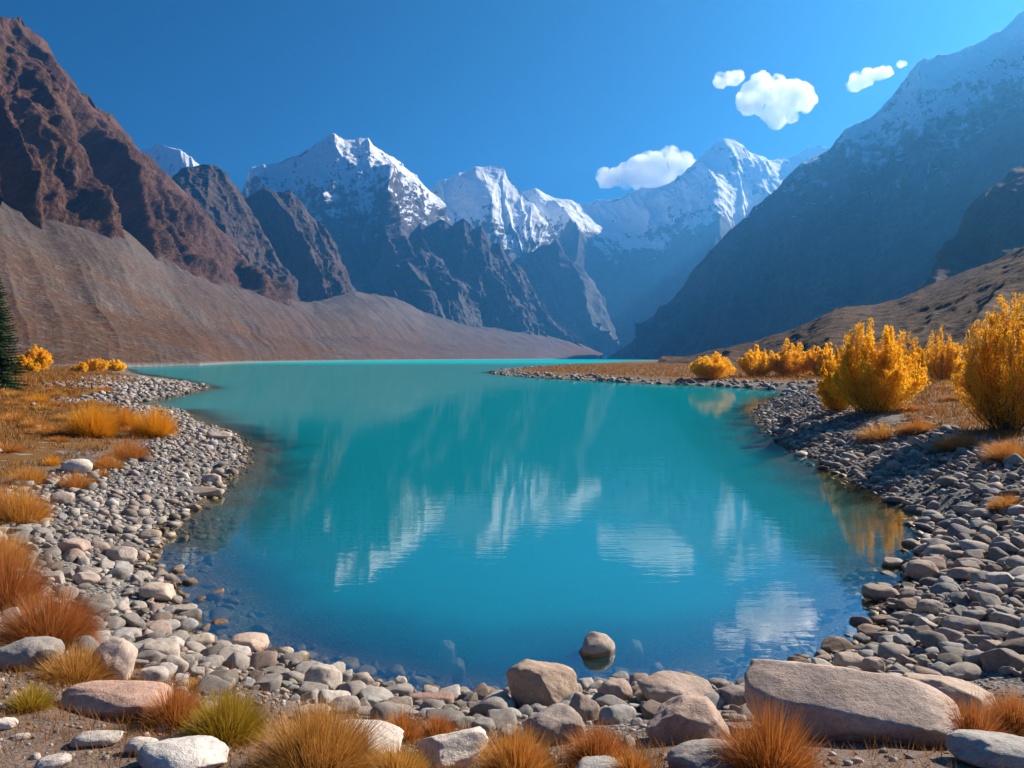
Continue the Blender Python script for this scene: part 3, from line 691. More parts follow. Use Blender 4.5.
for i, (cx, by, pw, lab) in enumerate(SUBMERGED):
    d = CAMH*FPX/(by-HY)*1.02; W = pw*d/FPX; x = (cx-CX)/FPX*d
    g = G1(x, d); v, f = rock_shape(3000+i*5, 4, (W/2, W*0.5, max(0.06, min(0.22, -g*0.42))), 2.4, 5)
    me = mesh_np('stone', v, f, True); me.materials.append(mRock)
    o = link('stone', me, loc=(x, d, max(g+0.03, -0.16 if i < 11 else -0.3))); o.color = (0.50, 0.40, 0.29, 1); o.rotation_euler = (0, 0, i*1.3)
    tag(o, lab, 'stone', 'stones under the shallow water'); placed.append((x, d, W*0.45))

# --- scatter of shingle over the beaches
cell = 0.5; gridh = {}
def put(x, y, r):
    gridh.setdefault((int(x//cell), int(y//cell)), []).append((x, y, r))
for q in placed:
    x, y, r = q
    n = int(r//cell)+1
    for a in range(-n, n+1):
        for b in range(-n, n+1): gridh.setdefault((int(x//cell)+a, int(y//cell)+b), []).append(q)
def free(x, y, r, k):
    i, j = int(x//cell), int(y//cell)
    for a in (-1, 0, 1):
        for b in (-1, 0, 1):
            for X, Y, Rr in gridh.get((i+a, j+b), ()):
                if (x-X)**2+(y-Y)**2 < (k*(r+Rr))**2: return False
    return True

stones = []
def scatter(n, x0, x1, y0, y1, rfun, accept, k=0.8, logy=False):
    if logy: y = np.exp(RNG.uniform(math.log(y0), math.log(y1), n))
    else: y = RNG.uniform(y0, y1, n)
    x = RNG.uniform(x0, x1, n)
    s = shore_dist(x, y)
    pr = accept(x, y, s)
    vis = np.abs(x) < 0.70*y+1.0
    ok = (RNG.uniform(0, 1, n) < pr) & vis
    x, y = x[ok], y[ok]
    r = rfun(x, y, len(x))
    for i in np.argsort(-r):
        if free(x[i], y[i], r[i], k):
            put(x[i], y[i], r[i]); stones.append((x[i], y[i], r[i]))
nzm = lambda x, y: fbm(x*0.45, y*0.45, o=3, seed=41)
ln = lambda med, sg, lo, hi: (lambda x, y, n: np.clip(med*np.exp(RNG.normal(0, sg, n)), lo, hi))
# front and left shingle
scatter(34000, -14, 5.5, 4.6, 16, lambda x, y, n: np.clip(0.042*np.exp(RNG.normal(0, 0.60, n)), 0.018, 0.14),
        lambda x, y, s: np.where((s > -0.9) & (s < np.where(y > 11, 2.6, np.where(x < -2.2, 1.9, 1.5))+0.5*nzm(x, y)), np.where(s < -0.06, 0.22, 1), 0), 0.74)
scatter(65000, -32, -5, 14, 50, ln(0.046, 0.52, 0.025, 0.18),
        lambda x, y, s: np.where((s > -0.35) & (s < 3.4+0.9*nzm(x, y)+np.clip((y-24)*-0.05, -0.6, 0.3)), np.where(s < -0.05, 0.25, 1), 0), 0.74)
# right shingle
scatter(42000, 3.0, 14, 5.2, 15, lambda x, y, n: np.clip(0.044*np.exp(RNG.normal(0, 0.62, n)), 0.02, 0.18),
        lambda x, y, s: np.where((s > -0.3) & (s < np.where(y < 7.2, 1.0+1.6*np.clip(x-3.4, 0, 1), 4.5)) , np.where(s < -0.06, 0.25, 1), 0), 0.74)
scatter(60000, 6, 26, 14, 60, ln(0.050, 0.55, 0.028, 0.22),
        lambda x, y, s: np.where((s > -0.35) & (s < 3.3+1.6*nzm(x*0.6, y*0.6)), np.where(s < -0.05, 0.25, 1), 0), 0.74)
# left pebble spit, the edge of the long right spit, and the far bays
scatter(24000, -62, -18, 46, 100, ln(0.13, 0.38, 0.07, 0.36),
        lambda x, y, s: np.where((s > -0.4) & (s < np.where((y < 62), 3.5, 11)+2.0*nzm(x*0.3, y*0.3)), 1, 0), 0.8)
scatter(16000, -8, 45, 60, 330, ln(0.24, 0.35, 0.12, 0.6),
        lambda x, y, s: np.where((s > -0.5) & (s < 4.2+2*nzm(x*0.2, y*0.2)), np.where(y > 150, 0.6, 1), 0), 0.8)
# small grit lying on the bare soil in front
scatter(9000, -6, 6, 4.3, 7.6, ln(0.012, 0.55, 0.005, 0.05), lambda x, y, s: np.where(s > 0.6, 0.6, 0), 1.0)
scatter(1600, -6, 6, 4.3, 7.6, ln(0.024, 0.4, 0.012, 0.06), lambda x, y, s: np.where(s > 0.5, 0.6, 0), 1.1)
# stray stones in the meadows
scatter(1500, -40, -6, 9, 60, ln(0.07, 0.5, 0.03, 0.2), lambda x, y, s: np.where((s > 3.0), 0.35*(nzm(x, y) > 0.05), 0), 1.0)
scatter(1500, 9, 40, 14, 60, ln(0.08, 0.5, 0.03, 0.25), lambda x, y, s: np.where((s > 3.0), 0.35*(nzm(x, y) > 0.05), 0), 1.0)

ST = np.array(stones)
zst = ground(ST[:, 0], ST[:, 1])
def tint(n, rng):
    pal = np.array([(0.31, 0.29, 0.268), (0.355, 0.33, 0.305), (0.29, 0.29, 0.295), (0.37, 0.29, 0.25), (0.25, 0.225, 0.205), (0.42, 0.40, 0.375), (0.21, 0.17, 0.14)])
    k = rng.choice(7, n, p=[.26, .22, .15, .11, .11, .09, .06])
    return pal[k]*rng.uniform(0.62, 1.30, (n, 1))*np.array((1.10, 1.02, 0.94)), k
TC, TK = tint(len(ST), np.random.default_rng(5))
pxs = CX+FPX*ST[:, 0]/ST[:, 1]; pys = HY+(CAMH-zst)/ST[:, 1]*FPX
inview = (pxs > 2) & (pxs < 1022) & (pys < 766) & (zst > -0.10)
score = np.where(inview, ST[:, 2]/ST[:, 1], 0)
order = np.argsort(-score)
IND = order[:286]; rest = order[286:]
mk = [mesh_np('stone', *rock_shape(5000+i*3, 3, (1.0, 0.82 if i % 2 else 0.92, 0.62 if i % 3 else 0.48), 2.3+0.4*(i % 4), 9, (0.5, 0.90)), True) for i in range(16)]
for q in mk: q.materials.append(mRock)
TONE = ['mid grey', 'light grey', 'blue grey', 'pinkish', 'brown grey', 'whitish', 'brown']
HP = np.array([(a, b) for a, b, _ in HERO_POS])
def short(lab):
    for stop in (' with ', ' at ', ' in ', ' on ', ' among ', ' behind ', ' right ', ' left ', ' below ', ' above ', ' between ', ' lying ', ' standing ', ' half ', ' under ', ' peeping ', ' leaning on ', ' touching ', ' tucked ', ' alone ', ' just ', ' beside ', ' where ', ' cut ', ' sloping down ', ' perched ', ' hidden '):
        if stop in lab: lab = lab[:lab.index(stop)]
    return lab
seen = {}
rs = np.random.default_rng(8)
for j, i in enumerate(IND):
    x, y, r = ST[i]
    o = link('stone', mk[int(rs.integers(16))], loc=(x, y, zst[i]+r*0.22))
    o.rotation_euler = (rs.normal(0, 0.18), rs.normal(0, 0.18), rs.uniform(0, 6.28)); sc = r*rs.uniform(1.0, 1.2)
    o.scale = (sc, sc, sc*rs.uniform(0.85, 1.2)); o.color = (*TC[i], 1)
    zone = 'right shingle' if x > 2.6 else ('left shingle' if y > 9.5 or x < -3.4 else 'front waterline')
    near = np.argsort((HP[:, 0]-x)**2+(HP[:, 1]-y)**2)[:8]
    size = 'large' if r > 0.15 else ('small' if r < 0.085 else 'medium')
    labs = []
    for k in near:
        side = ('right of' if x > HP[k, 0] else 'left of') if abs(x-HP[k, 0]) > abs(y-HP[k, 1]) else ('behind' if y > HP[k, 1] else 'in front of')
        labs.append(f'{size} {TONE[TK[i]]} stone {side} the {short(HERO_POS[k][2])}')
    labs = [q for q in labs if len(q.split()) <= 15] or [f'{size} {TONE[TK[i]]} stone on the {zone}']
    lab = next((q for q in labs if q not in seen), labs[0]); seen[lab] = 1
    tag(o, lab, 'stone', 'loose stones along the shore')

def merge_stones(idx, sub, nvar, seed0):
    sh = [rock_shape(seed0+i, sub, (1.0, 0.85, 0.6 if i % 2 else 0.48), 2.3+0.35*(i % 4), 8, (0.5, 0.90)) for i in range(nvar)]
    r_ = np.random.default_rng(seed0); Vs = []; Fs = []; Cs = []; off = 0
    for t in range(nvar):
        ids = idx[t::nvar]
        v, f = sh[t]; n = len(ids)
        if n == 0: continue
        a = r_.uniform(0, 6.28, n); ca, sa = np.cos(a), np.sin(a)
        tx = r_.normal(0, 0.2, n); ty = r_.normal(0, 0.2, n)
        s = ST[ids, 2]*r_.uniform(0.95, 1.2, n)
        vx = v[None, :, 0]*s[:, None]; vy = v[None, :, 1]*s[:, None]; vz = v[None, :, 2]*s[:, None]*r_.uniform(0.8, 1.25, (n, 1))
        X = vx*ca[:, None]-vy*sa[:, None]; Y = vx*sa[:, None]+vy*ca[:, None]
        Z = vz+X*tx[:, None]+Y*ty[:, None]
        P = np.stack([X+ST[ids, 0][:, None], Y+ST[ids, 1][:, None], Z+(zst[ids]+ST[ids, 2]*0.2)[:, None]], -1).reshape(-1, 3)
        Vs.append(P); Fs.append((f[None]+(np.arange(n)*len(v))[:, None, None]+off).reshape(-1, 3))
        Cs.append(np.repeat(TC[ids], len(v), 0)); off += n*len(v)
    return np.concatenate(Vs), np.concatenate(Fs), np.concatenate(Cs)
big = (ST[rest, 1] < 13) & (ST[rest, 2] > 0.035)
nr_ = rest[big]; fr_ = rest[~big]
a = merge_stones(nr_, 3 if len(nr_) < 2500 else 2, 14, 7000); b = merge_stones(fr_, 1, 14, 7100)
me = mesh_np('shingle', np.concatenate([a[0], b[0]]), np.concatenate([a[1], b[1]+len(a[0])]), True, None, np.concatenate([a[2], b[2]]))
me.materials.append(mPeb)
tag(link('shingle', me), 'grey shingle of countless pebbles along the lake shore', kind='stuff')
print('stones', len(ST), 'near', len(nr_), 'far', len(fr_))

# ------------------------------------------------------------------ grass tufts
def blades(n, r0, R, h, wid, rng, lean_pow=1.0, droop=0.35, jitter=0.30, lv=5, maxlean=70):
    """n curved tapering blades growing out of a disc into a dome of radius R and height h"""
    az = rng.uniform(0, 2*math.pi, n); q = np.sqrt(rng.uniform(0, 1, n))
    base = np.stack([np.cos(az)*q*r0, np.sin(az)*q*r0, np.zeros(n)], -1)
    lean = (q**lean_pow)*math.radians(maxlean)+rng.normal(0, jitter, n); lean = np.clip(lean, -0.3, 1.5)
    az2 = az+rng.normal(0, 0.35, n)
    L = (np.sqrt((np.sin(lean)*R)**2+(np.cos(lean)*h)**2))*rng.uniform(0.52, 1.10, n)
    L = np.minimum(L, np.maximum(R, h)*1.05)
    t = np.linspace(0, 1, lv)[None, :]
    ang = lean[:, None]+(droop*np.sin(np.clip(lean, 0.1, 1.5))+rng.normal(0, 0.22, n))[:, None]*t**2
    seg = L[:, None]/(lv-1)
    rad = np.concatenate([np.zeros((n, 1)), np.cumsum(np.sin(ang[:, 1:])*seg, 1)], 1)
    up = np.concatenate([np.zeros((n, 1)), np.cumsum(np.cos(ang[:, 1:])*seg, 1)], 1)
    C = np.stack([base[:, 0:1]+rad*np.cos(az2)[:, None], base[:, 1:2]+rad*np.sin(az2)[:, None], up], -1)
    tw = az2+math.pi/2+rng.normal(0, 0.8, n)
    wd = np.stack([np.cos(tw), np.sin(tw), rng.normal(0, 0.25, n)], -1)[:, None, :]
    ww = (wid*(1-0.88*t**1.3))[..., None]*0.5
    A = C-wd*ww; B = C+wd*ww
    V = np.stack([A, B], 2).reshape(n, lv*2, 3)
    f = np.array([[2*k, 2*k+1, 2*k+3, 2*k+2] for k in range(lv-1)])
    F = (f[None]+(np.arange(n)*lv*2)[:, None, None]).reshape(-1, 4)
    T = np.repeat(np.repeat(t, n, 0)[..., None], 2, 2).reshape(-1)
    Rn = np.repeat(rng.uniform(0, 1, n), lv*2)
    return V.reshape(-1, 3), F, T, Rn

def leaf_mat(name, c0, c1, c2, trans=0.35, patch=True):
    """c0 at the root, c1 to c2 by blade"""
    m, nt = new_mat(name)
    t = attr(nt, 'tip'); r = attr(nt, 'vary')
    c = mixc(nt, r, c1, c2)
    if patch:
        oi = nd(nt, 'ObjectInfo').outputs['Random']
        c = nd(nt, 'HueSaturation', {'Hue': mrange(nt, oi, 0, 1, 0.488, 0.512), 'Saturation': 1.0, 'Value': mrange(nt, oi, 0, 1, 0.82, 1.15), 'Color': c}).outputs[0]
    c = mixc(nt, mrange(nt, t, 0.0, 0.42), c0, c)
    d = nd(nt, 'BsdfPrincipled', {'Base Color': c, 'Roughness': 0.6, 'Specular IOR Level': 0.2})
    tr = nd(nt, 'BsdfTranslucent', {0: c})
    mx = nd(nt, 'MixShader', {0: trans, 1: d.outputs[0], 2: tr.outputs[0]})
    nd(nt, 'OutputMaterial', {0: mx.outputs[0]})
    return m
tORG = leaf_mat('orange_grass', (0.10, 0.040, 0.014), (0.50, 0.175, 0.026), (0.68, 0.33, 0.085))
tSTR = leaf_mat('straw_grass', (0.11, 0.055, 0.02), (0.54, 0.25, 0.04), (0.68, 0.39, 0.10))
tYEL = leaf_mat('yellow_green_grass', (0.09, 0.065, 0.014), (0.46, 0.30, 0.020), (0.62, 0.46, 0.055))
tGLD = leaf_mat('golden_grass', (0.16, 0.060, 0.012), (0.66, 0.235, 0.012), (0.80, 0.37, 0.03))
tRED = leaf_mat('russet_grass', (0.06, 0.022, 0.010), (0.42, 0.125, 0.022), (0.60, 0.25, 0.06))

def tuft(px, by, pw, ph, mat, lab, n, seed, wid=0.0048, group='grass tufts in the foreground', r0f=0.22, droop=0.35, lift=0.0, maxlean=72):
    h = hit(px, by)
    d = h.y; R = 0.5*pw*d/FPX; H = ph*d/FPX
    H = max(H*0.98, 0.1)
    rng = np.random.default_rng(seed)
    v, f, t, r = blades(n, R*2*r0f, R*(1.12-2*r0f), H*1.08, wid, rng, 0.85, droop, maxlean=maxlean)
    # ragged outline: a few long stray stalks
    v2, f2, t2, r2 = blades(max(8, n//30), R*r0f, R*1.0, H*1.35, wid*0.7, rng, 0.9, 0.2)
    v = np.concatenate([v, v2]); f = np.concatenate([f, f2+len(t)]); t = np.concatenate([t, t2]); r = np.concatenate([r, r2])
    me = mesh_np('grass_tuft', v, f, True, {'tip': t, 'vary': r}); me.materials.append(mat)
    x = (px-CX)/FPX*(d+R*0.5)
    o = link('grass_tuft', me, loc=(x, d+R*0.5, min(h.z, G1(x, d+R*0.5))-0.02+lift))
    return tag(o, lab, 'grass tuft', group)

TUFTS = [
 (8, 612, 74, 62, tORG, 'tall orange tuft at the left edge beside the shingle', 3600),
 (2, 572, 60, 44, tORG, 'orange tuft at the left edge behind the tall orange one', 2600),
 (50, 650, 108, 58, tORG, 'broad orange tuft arching over the dark grey boulder', 4600),
 (76, 686, 90, 38, tSTR, 'straw yellow tuft between the dark grey and the pink boulder', 2400),
 (31, 712, 46, 27, tYEL, 'small yellow green tuft on the bare soil', 1100),
 (176, 729, 58, 46, tORG, 'orange tuft at the right end of the pink boulder', 2200),
 (226, 746, 84, 52, tYEL, 'bushy yellow green tuft right of the pink boulder', 4200),
 (318, 790, 140, 74, tSTR, 'wide straw orange tuft before the large smooth pale boulder', 5200),
 (398, 788, 74, 40, tSTR, 'straw tuft at the bottom edge left of the white block', 2000),
 (402, 742, 42, 33, tORG, 'small orange tuft behind the large smooth pale boulder', 1400),
 (438, 741, 40, 28, tORG, 'small orange tuft above the white squared block', 1300),
 (516, 786, 80, 54, tORG, 'orange tuft at the bottom edge right of the white block', 3000),
 (598, 768, 66, 44, tORG, 'orange tuft between the speckled grey boulder and the bottom edge', 2400),
 (632, 784, 44, 34, tRED, 'russet tuft at the bottom edge under the brownish block', 1300),
 (769, 788, 84, 78, tRED, 'spiky russet tuft like a hedgehog below the huge slab', 3600),
 (972, 746, 66, 46, tORG, 'orange tuft growing below the wedge shaped slab', 2200),
 (1014, 734, 54, 44, tORG, 'orange tuft at the right edge behind the smooth blue grey boulder', 1900),
 (172, 668, 22, 12, tSTR, 'tiny straw sprig among the grey stones', 300),
 (195, 692, 40, 16, tSTR, 'thin straw sprig behind the orange tuft', 420),
]
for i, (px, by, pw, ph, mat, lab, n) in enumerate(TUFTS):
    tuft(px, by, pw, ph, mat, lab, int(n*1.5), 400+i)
DOMES = [(93, 438, 46, 37, tGLD, 'largest golden dome of grass left of its two neighbours', 5200),
 (125, 430, 28, 25, tGLD, 'small golden dome of grass between two larger ones', 3000),
 (155, 438, 41, 33, tGLD, 'golden orange dome of grass nearest the shingle', 4600),
 (128, 460, 50, 22, tORG, 'low orange tuft below the golden domes', 2600),
 (108, 470, 36, 18, tORG, 'low orange tuft left of the shingle under the domes', 1800),
 (101, 478, 16, 12, tORG, 'tiny orange tuft right of the white oval boulder', 700),
 (78, 490, 40, 19, tORG, 'orange tuft below the white oval boulder', 2000),
 (30, 485, 44, 20, tORG, 'low orange tuft left of the white oval boulder', 2000),
 (52, 466, 22, 12, tGLD, 'little golden tuft above the white oval boulder', 800),
 (22, 527, 56, 42, tORG, 'rounded orange tuft at the meadow edge near the left border', 3200),
 (2, 520, 50, 36, tORG, 'orange tuft cut by the left border of the meadow', 2400),
 (38, 404, 30, 13, tGLD, 'golden tuft beside the spruce foot', 1200),
 (36, 428, 34, 12, tORG, 'low flat tuft in the middle of the left meadow', 1200)]
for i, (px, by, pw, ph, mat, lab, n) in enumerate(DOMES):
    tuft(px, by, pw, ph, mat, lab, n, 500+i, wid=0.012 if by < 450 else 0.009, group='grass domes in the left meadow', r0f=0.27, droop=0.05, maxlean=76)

EDGE = [(884, 442, 62, 20, 'shaggy brown orange tuft overhanging the right shingle'), (920, 434, 48, 16, 'low russet tuft right of the shaggy overhanging one'),
 (962, 452, 66, 20, 'wide russet tuft on the bank below the tallest shrub'), (1010, 462, 56, 22, 'russet tuft at the right edge below the tallest shrub'),
 (1008, 512, 40, 16, 'low tuft among the stones at the right edge')]
for i, (px, by, pw, ph, lab) in enumerate(EDGE):
    tuft(px, by, pw, ph, tORG if i != 1 else tRED, lab, 2600, 560+i, wid=0.010, group='russet tufts on the right bank', r0f=0.3, droop=0.5)
# smaller tufts, repeated over both meadows
proto = []
for k in range(6):
    rng = np.random.default_rng(600+k)
    v, f, t, r = blades(700, 0.2, 0.5, 0.30+0.06*(k % 3), 0.016, rng, 0.8, 0.4)
    me = mesh_np('meadow_tuft', v, f, True, {'tip': t, 'vary': r}); me.materials.append((tORG, tORG, tSTR)[k % 3]); proto.append(me)
cnt = 0; rng = np.random.default_rng(61)
spots = []
while cnt < 95:
    left = cnt < 58
    if left: x, y = rng.uniform(-38, -6), rng.uniform(10, 62)
    else: x, y = rng.uniform(10, 36), rng.uniform(15, 70)
    if abs(x) > 0.66*y: continue
    s = float(shore_dist(np.array([x]), np.array([y]))[0])
    if s < (2.6 if left else 2.9): continue
    if any((x-a)**2+(y-b)**2 < 0.5 for a, b in spots): continue
    spots.append((x, y))
    o = link('meadow_tuft', proto[int(rng.integers(6))], loc=(x, y, G1(x, y)-0.02))
    sc = rng.uniform(0.55, 1.25); o.scale = (sc*1.2, sc*1.2, sc*0.8); o.rotation_euler.z = rng.uniform(0, 6.28)
    lab = ('low dry tuft in the left meadow among many like it' if left else 'low dry tuft on the right bank among many like it')
    tag(o, lab, 'grass tuft', 'dry tufts of the left meadow' if left else 'dry tufts of the right bank')
    cnt += 1

# short dry grass covering both meadows
rng = np.random.default_rng(71)
n = 300000
y = np.exp(rng.uniform(math.log(8.5), math.log(330), n)); x = rng.uniform(-0.72, 0.72, n)*y
s = shore_dist(x, y); nz = fbm(x*0.5, y*0.5, o=3, seed=45); nz2 = fbm(x*1.8, y*1.8, o=3, seed=46)
ok = (s > np.where(y > 60, 6.0, 3.1)+1.3*nz) & (nz2 > -0.18) & ~((y < 13) & (x > -4))
x, y, nz2 = x[ok], y[ok], nz2[ok]; n = len(x)
lit = [o for o in bpy.data.objects if o.name.startswith('grass_tuft') and o.location.y < 9]
lx_ = np.concatenate([o.location.x+rng.normal(0, 0.46, 900) for o in lit]); ly_ = np.concatenate([o.location.y+rng.normal(0, 0.40, 900) for o in lit])
kk = shore_dist(lx_, ly_) > 0.5; lx_, ly_ = lx_[kk], ly_[kk]
x = np.concatenate([x, lx_]); y = np.concatenate([y, ly_]); nz2 = np.concatenate([nz2, np.full(len(lx_), -0.1)]); n = len(x)
g = ground(x, y)
hh = (0.07+0.16*np.clip(nz2+0.2, 0, 1))*rng.uniform(0.6, 1.4, n)*np.clip(y/24, 0.8, 2.2)
wb = np.where(y < 9, 0.0028, 0.010*np.clip(y/16, 0.8, 6))
a = rng.uniform(0, 6.28, n); lx = rng.normal(0, 0.45, n)*hh; ly = rng.normal(0, 0.45, n)*hh
b0 = np.stack([x-np.cos(a)*wb, y-np.sin(a)*wb, g-0.01], -1); b1 = np.stack([x+np.cos(a)*wb, y+np.sin(a)*wb, g-0.01], -1)
tp = np.stack([x+lx, y+ly, g+hh], -1)
V = np.stack([b0, b1, tp], 1).reshape(-1, 3)
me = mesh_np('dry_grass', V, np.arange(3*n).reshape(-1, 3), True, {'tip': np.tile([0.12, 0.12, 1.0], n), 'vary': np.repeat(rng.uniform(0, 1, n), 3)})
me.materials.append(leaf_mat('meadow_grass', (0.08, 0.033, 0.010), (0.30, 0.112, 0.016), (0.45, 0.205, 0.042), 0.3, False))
tag(link('dry_grass', me), 'short dry russet grass covering both meadows', kind='stuff')

# ------------------------------------------------------------------ golden shrubs
def tube(paths, rads, sides=4):
    """many tapering stems as one mesh; paths (n, k, 3), rads (n, k)"""
    n, k, _ = paths.shape
    a = np.arange(sides)/sides*2*math.pi
    ring = np.stack([np.cos(a), np.sin(a), 0*a], -1)
    V = paths[:, :, None, :]+rads[:, :, None, None]*ring[None, None]
    F = []
    for i in range(k-1):
        for s in range(sides):
            F.append([i*sides+s, i*sides+(s+1) % sides, (i+1)*sides+(s+1) % sides, (i+1)*sides+s])
    F = (np.array(F)[None]+(np.arange(n)*k*sides)[:, None, None]).reshape(-1, 4)
    return V.reshape(-1, 3), F

def leaves(C, size, rng):
    n = len(C)
    d = rng.normal(size=(n, 3)); d[:, 2] = np.abs(d[:, 2])*1.2+0.4; d /= np.linalg.norm(d, axis=1)[:, None]
    e = np.cross(d, rng.normal(size=(n, 3))); e /= np.linalg.norm(e, axis=1)[:, None]+1e-9
    L = size*rng.uniform(0.6, 1.35, (n, 1))
    V = np.stack([C-d*L*0.5, C+e*L*0.24, C+d*L*0.5, C-e*L*0.24], 1).reshape(-1, 3)
    return V, np.arange(4*n).reshape(-1, 4)

def shrub_meshes(seed, H, R, nstem, nleaf, leaf, spire=1.0, matL=None, matW=None):
    """upright multi-stemmed shrub: stems fan up from the root into separate plumes of leaves"""
    rng = np.random.default_rng(seed)
    az = rng.uniform(0, 6.28, nstem); q = np.sqrt(rng.uniform(0, 1, nstem))
    hs = H*(1-0.50*q**1.6)*rng.uniform(0.62, 1.07, nstem)
    top = np.stack([np.cos(az)*q*R*0.95, np.sin(az)*q*R*0.95, hs], -1)
    b0 = np.stack([np.cos(az)*q*R*0.22, np.sin(az)*q*R*0.22, 0*az-0.05], -1)
    t = np.linspace(0, 1, 8)[None, :, None]
    path = b0[:, None]*(1-t)+top[:, None]*t
    bow = np.sin(t*math.pi)*0.14*R
    path[..., :2] += (bow*np.stack([np.cos(az), np.sin(az)], -1)[:, None])
    path += rng.normal(0, 0.018*H, path.shape)*np.minimum(t*3, 1)
    rad = (0.014*H*0.35*(1-0.85*t[..., 0]))*np.ones((nstem, 1))
    Vw, Fw = tube(path, rad)
    # side twigs with leaves along every stem
    k = rng.integers(0, nstem, nleaf); u = rng.beta(1.35, 1.0, nleaf)*0.93+0.07
    fi = u*7; i0 = np.minimum(fi.astype(int), 6); fr_ = (fi-i0)[:, None]
    P = path[k, i0]*(1-fr_)+path[k, i0+1]*fr_
    spr = (0.20*R*spire*(1.2-u**1.4)+0.02*R)
    nz = vnoise(k*3.7, u*9.0, None, seed)                       # leaf clumps along the stem
    off = rng.normal(size=(nleaf, 3)); off /= np.linalg.norm(off, axis=1)[:, None]
    P = P+off*(spr*rng.uniform(0.1, 1.0, nleaf)**0.7*(1+0.55*nz))[:, None]
    P[:, 2] = np.maximum(P[:, 2]+0.4*spr, 0.02)
    keep = rng.uniform(0, 1, nleaf) < np.clip(0.80+0.6*nz, 0.2, 1)
    P = P[keep]
    Vl, Fl = leaves(P, leaf, rng)
    vary = np.repeat(np.clip(rng.normal(0.5, 0.22, len(P)), 0, 1), 4)
    mw = mesh_np('stems', Vw, Fw, True); mw.materials.append(matW)
    ml = mesh_np('foliage', Vl, Fl, False, {'tip': np.ones(len(Vl)), 'vary': vary}); ml.materials.append(matL)
    return mw, ml
mGold = leaf_mat('golden_leaves', (0.2, 0.08, 0.01), (0.93, 0.45, 0.012), (0.97, 0.63, 0.035), 0.6)
m, nt = new_mat('brown_bark'); finish(nt, (0.12, 0.07, 0.04, 1), 0.9); mBark = m

def shrub(px, by, pw, ph, seed, lab, nstem=60, nleaf=12000, leafpx=2.0, spire=1.0, group='golden shrubs on the right bank', mat=None, cat='shrub'):
    h = hit(px, by); d = h.y
    R = 0.5*pw*d/FPX; H = ph*d/FPX
    y = d+R*0.55; x = (px-CX)/FPX*y
    mw, ml = shrub_meshes(seed, H*1.03, R*1.0, nstem, int(nleaf*3.0), max(0.045, leafpx*0.72*d/FPX), spire, mat or mGold, mBark)
    e = link('golden_shrub', None, loc=(x, y, min(h.z, G1(x, y))))
    tag(e, lab, cat, group)
    link('stems', mw, parent=e); link('foliage', ml, parent=e)
    return e
shrub(1008, 434, 104, 146, 801, 'tallest golden shrub at the right edge of the bank', 85, 24000, 3.2, 0.9)
shrub(874, 415, 98, 92, 802, 'broad golden shrub with many plumes at the centre of the right bank', 90, 26000, 3.0, 0.9)
shrub(836, 412, 36, 62, 803, 'low golden shrub merging into the left side of the broad one', 40, 9000, 2.8)
shrub(912, 392, 30, 68, 804, 'narrow golden shrub rising behind the broad one', 36, 3000, 2.8)
shrub(942, 382, 46, 54, 805, 'rounded golden shrub standing alone before the heath', 55, 4500, 2.6)
shrub(823, 377, 36, 37, 806, 'small upright golden shrub left of the broad one', 34, 7000, 2.3)
shrub(789, 377, 54, 34, 807, 'golden shrub in the row beside the small upright one', 46, 9000, 2.2)
shrub(757, 377, 42, 30, 808, 'golden shrub in the middle of the far row', 40, 7500, 2.2)
shrub(713, 379, 46, 25, 809, 'low spreading golden shrub at the left end of the row', 46, 8000, 2.2, 1.4)
LG = 'golden bushes on the left spit'
shrub(38, 370, 28, 25, 821, 'tall rounded orange bush right of the spruce', 40, 6000, 2.2, 1.6, LG, cat='bush')
shrub(22, 371, 20, 18, 822, 'small orange bush next to the spruce', 26, 3200, 2.2, 1.6, LG, cat='bush')
shrub(33, 372, 14, 13, 823, 'lowest orange bush in front of the tall rounded one', 20, 2000, 2.2, 1.6, LG, cat='bush')
shrub(80, 372, 16, 10, 824, 'leftmost little golden bush of the far row on the spit', 20, 1800, 2.0, 1.7, LG, cat='bush')
shrub(96, 371, 26, 13, 825, 'widest golden bush of the far row on the spit', 26, 3000, 2.0, 1.7, LG, cat='bush')
shrub(115, 371, 20, 10, 826, 'golden bush nearest the lake on the left spit', 20, 2200, 2.0, 1.7, LG, cat='bush')

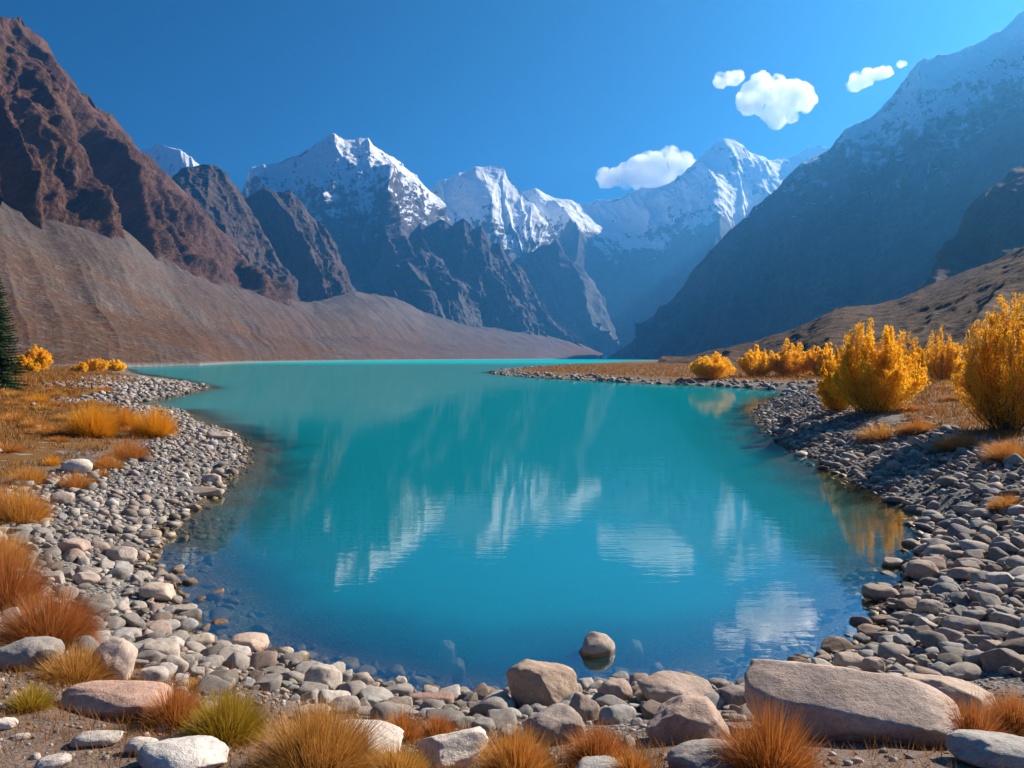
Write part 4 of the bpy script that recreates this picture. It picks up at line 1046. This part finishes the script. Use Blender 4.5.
# ------------------------------------------------------------------ spruce at the left edge
h = hit(2, 391); d = h.y; rng = np.random.default_rng(901)
TH = 122*d/FPX
e = link('spruce_tree', None, loc=((-7-CX)/FPX*d, d, h.z-0.05))
tag(e, 'dark green spruce tree cut by the left border', 'tree')
pth = np.zeros((1, 10, 3)); pth[0, :, 2] = np.linspace(0, TH, 10); pth[0, :, 0] = 0.03*np.sin(np.linspace(0, 4, 10))
vv, ff = tube(pth, np.linspace(0.032*TH, 0.004*TH, 10)[None], 8)
me = mesh_np('trunk', vv, ff, True); me.materials.append(mBark); link('trunk', me, parent=e)
Vs = []; RB = 0.25*TH
for k in range(64):
    tz = 0.03+0.95*(k/45)**0.92
    for j in range(int(9+8*(1-tz))):
        a = rng.uniform(0, 6.28); Lb = RB*(1-tz)**0.85*rng.uniform(0.7, 1.1)+0.03*TH
        n = int(20+44*(1-tz)); u = rng.uniform(0.12, 1, n)
        cz = TH*tz+Lb*(0.10*u-0.42*u**1.6*(1-tz)+0.18*u**3)
        side = rng.choice([-1, 1], n); sl_ = Lb*0.30*(1.1-u)*rng.uniform(0.5, 1.1, n)+0.07
        dirx = np.stack([np.cos(a+side*0.9), np.sin(a+side*0.9), -0.35+rng.normal(0, 0.15, n)], -1)
        c0 = np.stack([np.cos(a)*Lb*u, np.sin(a)*Lb*u, cz], -1)
        c1 = c0+dirx*sl_[:, None]
        wv = np.stack([np.cos(a)*np.ones(n), np.sin(a)*np.ones(n), rng.normal(0, 0.5, n)], -1)*0.035
        Vs.append(np.stack([c0-wv, c0+wv, c1+wv*0.3, c1-wv*0.3], 1).reshape(-1, 3))
V = np.concatenate(Vs)
me = mesh_np('crown', V, np.arange(len(V)).reshape(-1, 4), False, {'tip': np.ones(len(V)), 'vary': np.repeat(rng.uniform(0, 1, len(V)//4), 4)})
me.materials.append(leaf_mat('spruce_needles', (0.02, 0.04, 0.015), (0.022, 0.060, 0.024), (0.045, 0.095, 0.035), 0.2, False))
link('crown', me, parent=e)

# ------------------------------------------------------------------ clouds, beyond the haze
mCl, nt = new_mat('cloud_vapour')
cn = noise(nt, nd(nt, 'TexCoord').outputs['Object'], 1/260, 8, 0.66)
pv = nd(nt, 'VolumePrincipled', {'Color': (1.0, 1.0, 1.0, 1), 'Density': mrange(nt, cn, 0.38, 0.70, 0.0, 0.017), 'Anisotropy': 0.55})
nd(nt, 'OutputMaterial', {1: pv.outputs[0]})
import bmesh
DC = 14500.0
def cloud(cx, cy, blobs, lab, seed):
    """blobs: (dx, dy, radius) in pixels of the photograph"""
    rng = np.random.default_rng(seed)
    bm = bmesh.new(); k = DC/FPX
    for dx, dy, r in blobs:
        for j in range(9):
            a = rng.normal(size=3); a /= np.linalg.norm(a); a[2] = a[2]*0.8+0.1
            rr = r*rng.uniform(0.30, 0.55) if j else r*0.8
            c = (Vector((dx+a[0]*r*0.75*(j > 0), a[1]*r*0.75*(j > 0), -dy+a[2]*r*0.75*(j > 0))))*k
            ret = bmesh.ops.create_icosphere(bm, subdivisions=3, radius=rr*k)
            bmesh.ops.translate(bm, verts=ret['verts'], vec=c)
    me = bpy.data.meshes.new('cloud'); bm.to_mesh(me); bm.free()
    o = link('cloud', me, loc=((cx-CX)/FPX*DC, DC, CAMH+(HY-cy)/FPX*DC))
    md = o.modifiers.new('r', 'REMESH'); md.mode = 'VOXEL'; md.voxel_size = 1.5*k
    bpy.context.view_layer.update()
    m2 = bpy.data.meshes.new_from_object(o.evaluated_get(bpy.context.evaluated_depsgraph_get()))
    o.modifiers.clear(); o.data = m2; m2.name = 'cloud'
    n = len(m2.vertices); c = np.zeros(n*3, np.float32); m2.vertices.foreach_get('co', c); c = c.reshape(-1, 3).astype(float)
    nn = np.zeros(n*3, np.float32); m2.vertices.foreach_get('normal', nn); nn = nn.reshape(-1, 3)
    s = 1/(11*k)
    c = c+nn*(2.0*k+5.0*k*fbm(c[:, 0]*s+seed, c[:, 1]*s, c[:, 2]*s, o=5, seed=seed, g=0.6))[:, None]
    m2.vertices.foreach_set('co', c.astype(np.float32).ravel()); m2.update()
    m2.materials.clear(); m2.materials.append(mCl)
    return tag(o, lab, 'cloud', 'clouds over the valley')
cloud(646, 172, [(-38, 8, 9), (-22, 4, 13), (-6, -2, 17), (10, -4, 17), (22, -16, 9), (26, 2, 15), (40, -10, 9), (46, -4, 7), (4, 10, 13)], 'largest white cloud resting on the far snow ridge', 1)
cloud(774, 100, [(-22, 2, 14), (-8, -8, 17), (-12, -20, 9), (8, -4, 18), (22, -2, 14), (32, 4, 9), (0, 10, 15), (4, 20, 9), (16, 12, 10), (-24, -10, 8)], 'round white cloud floating high over the valley', 2)
cloud(730, 80, [(-8, 1, 7), (2, -1, 7), (9, -3, 5), (-13, 3, 4)], 'small white puff left of the round white cloud', 3)
cloud(868, 78, [(-18, 8, 5), (-10, 4, 7), (0, -1, 8), (10, -3, 7), (19, -5, 5)], 'thin slanting white cloud beside the right mountain', 4)
cloud(902, 64, [(-2, 0, 2), (2, 0, 1.6)], 'tiny faint wisp of cloud nearest the right mountain', 5)
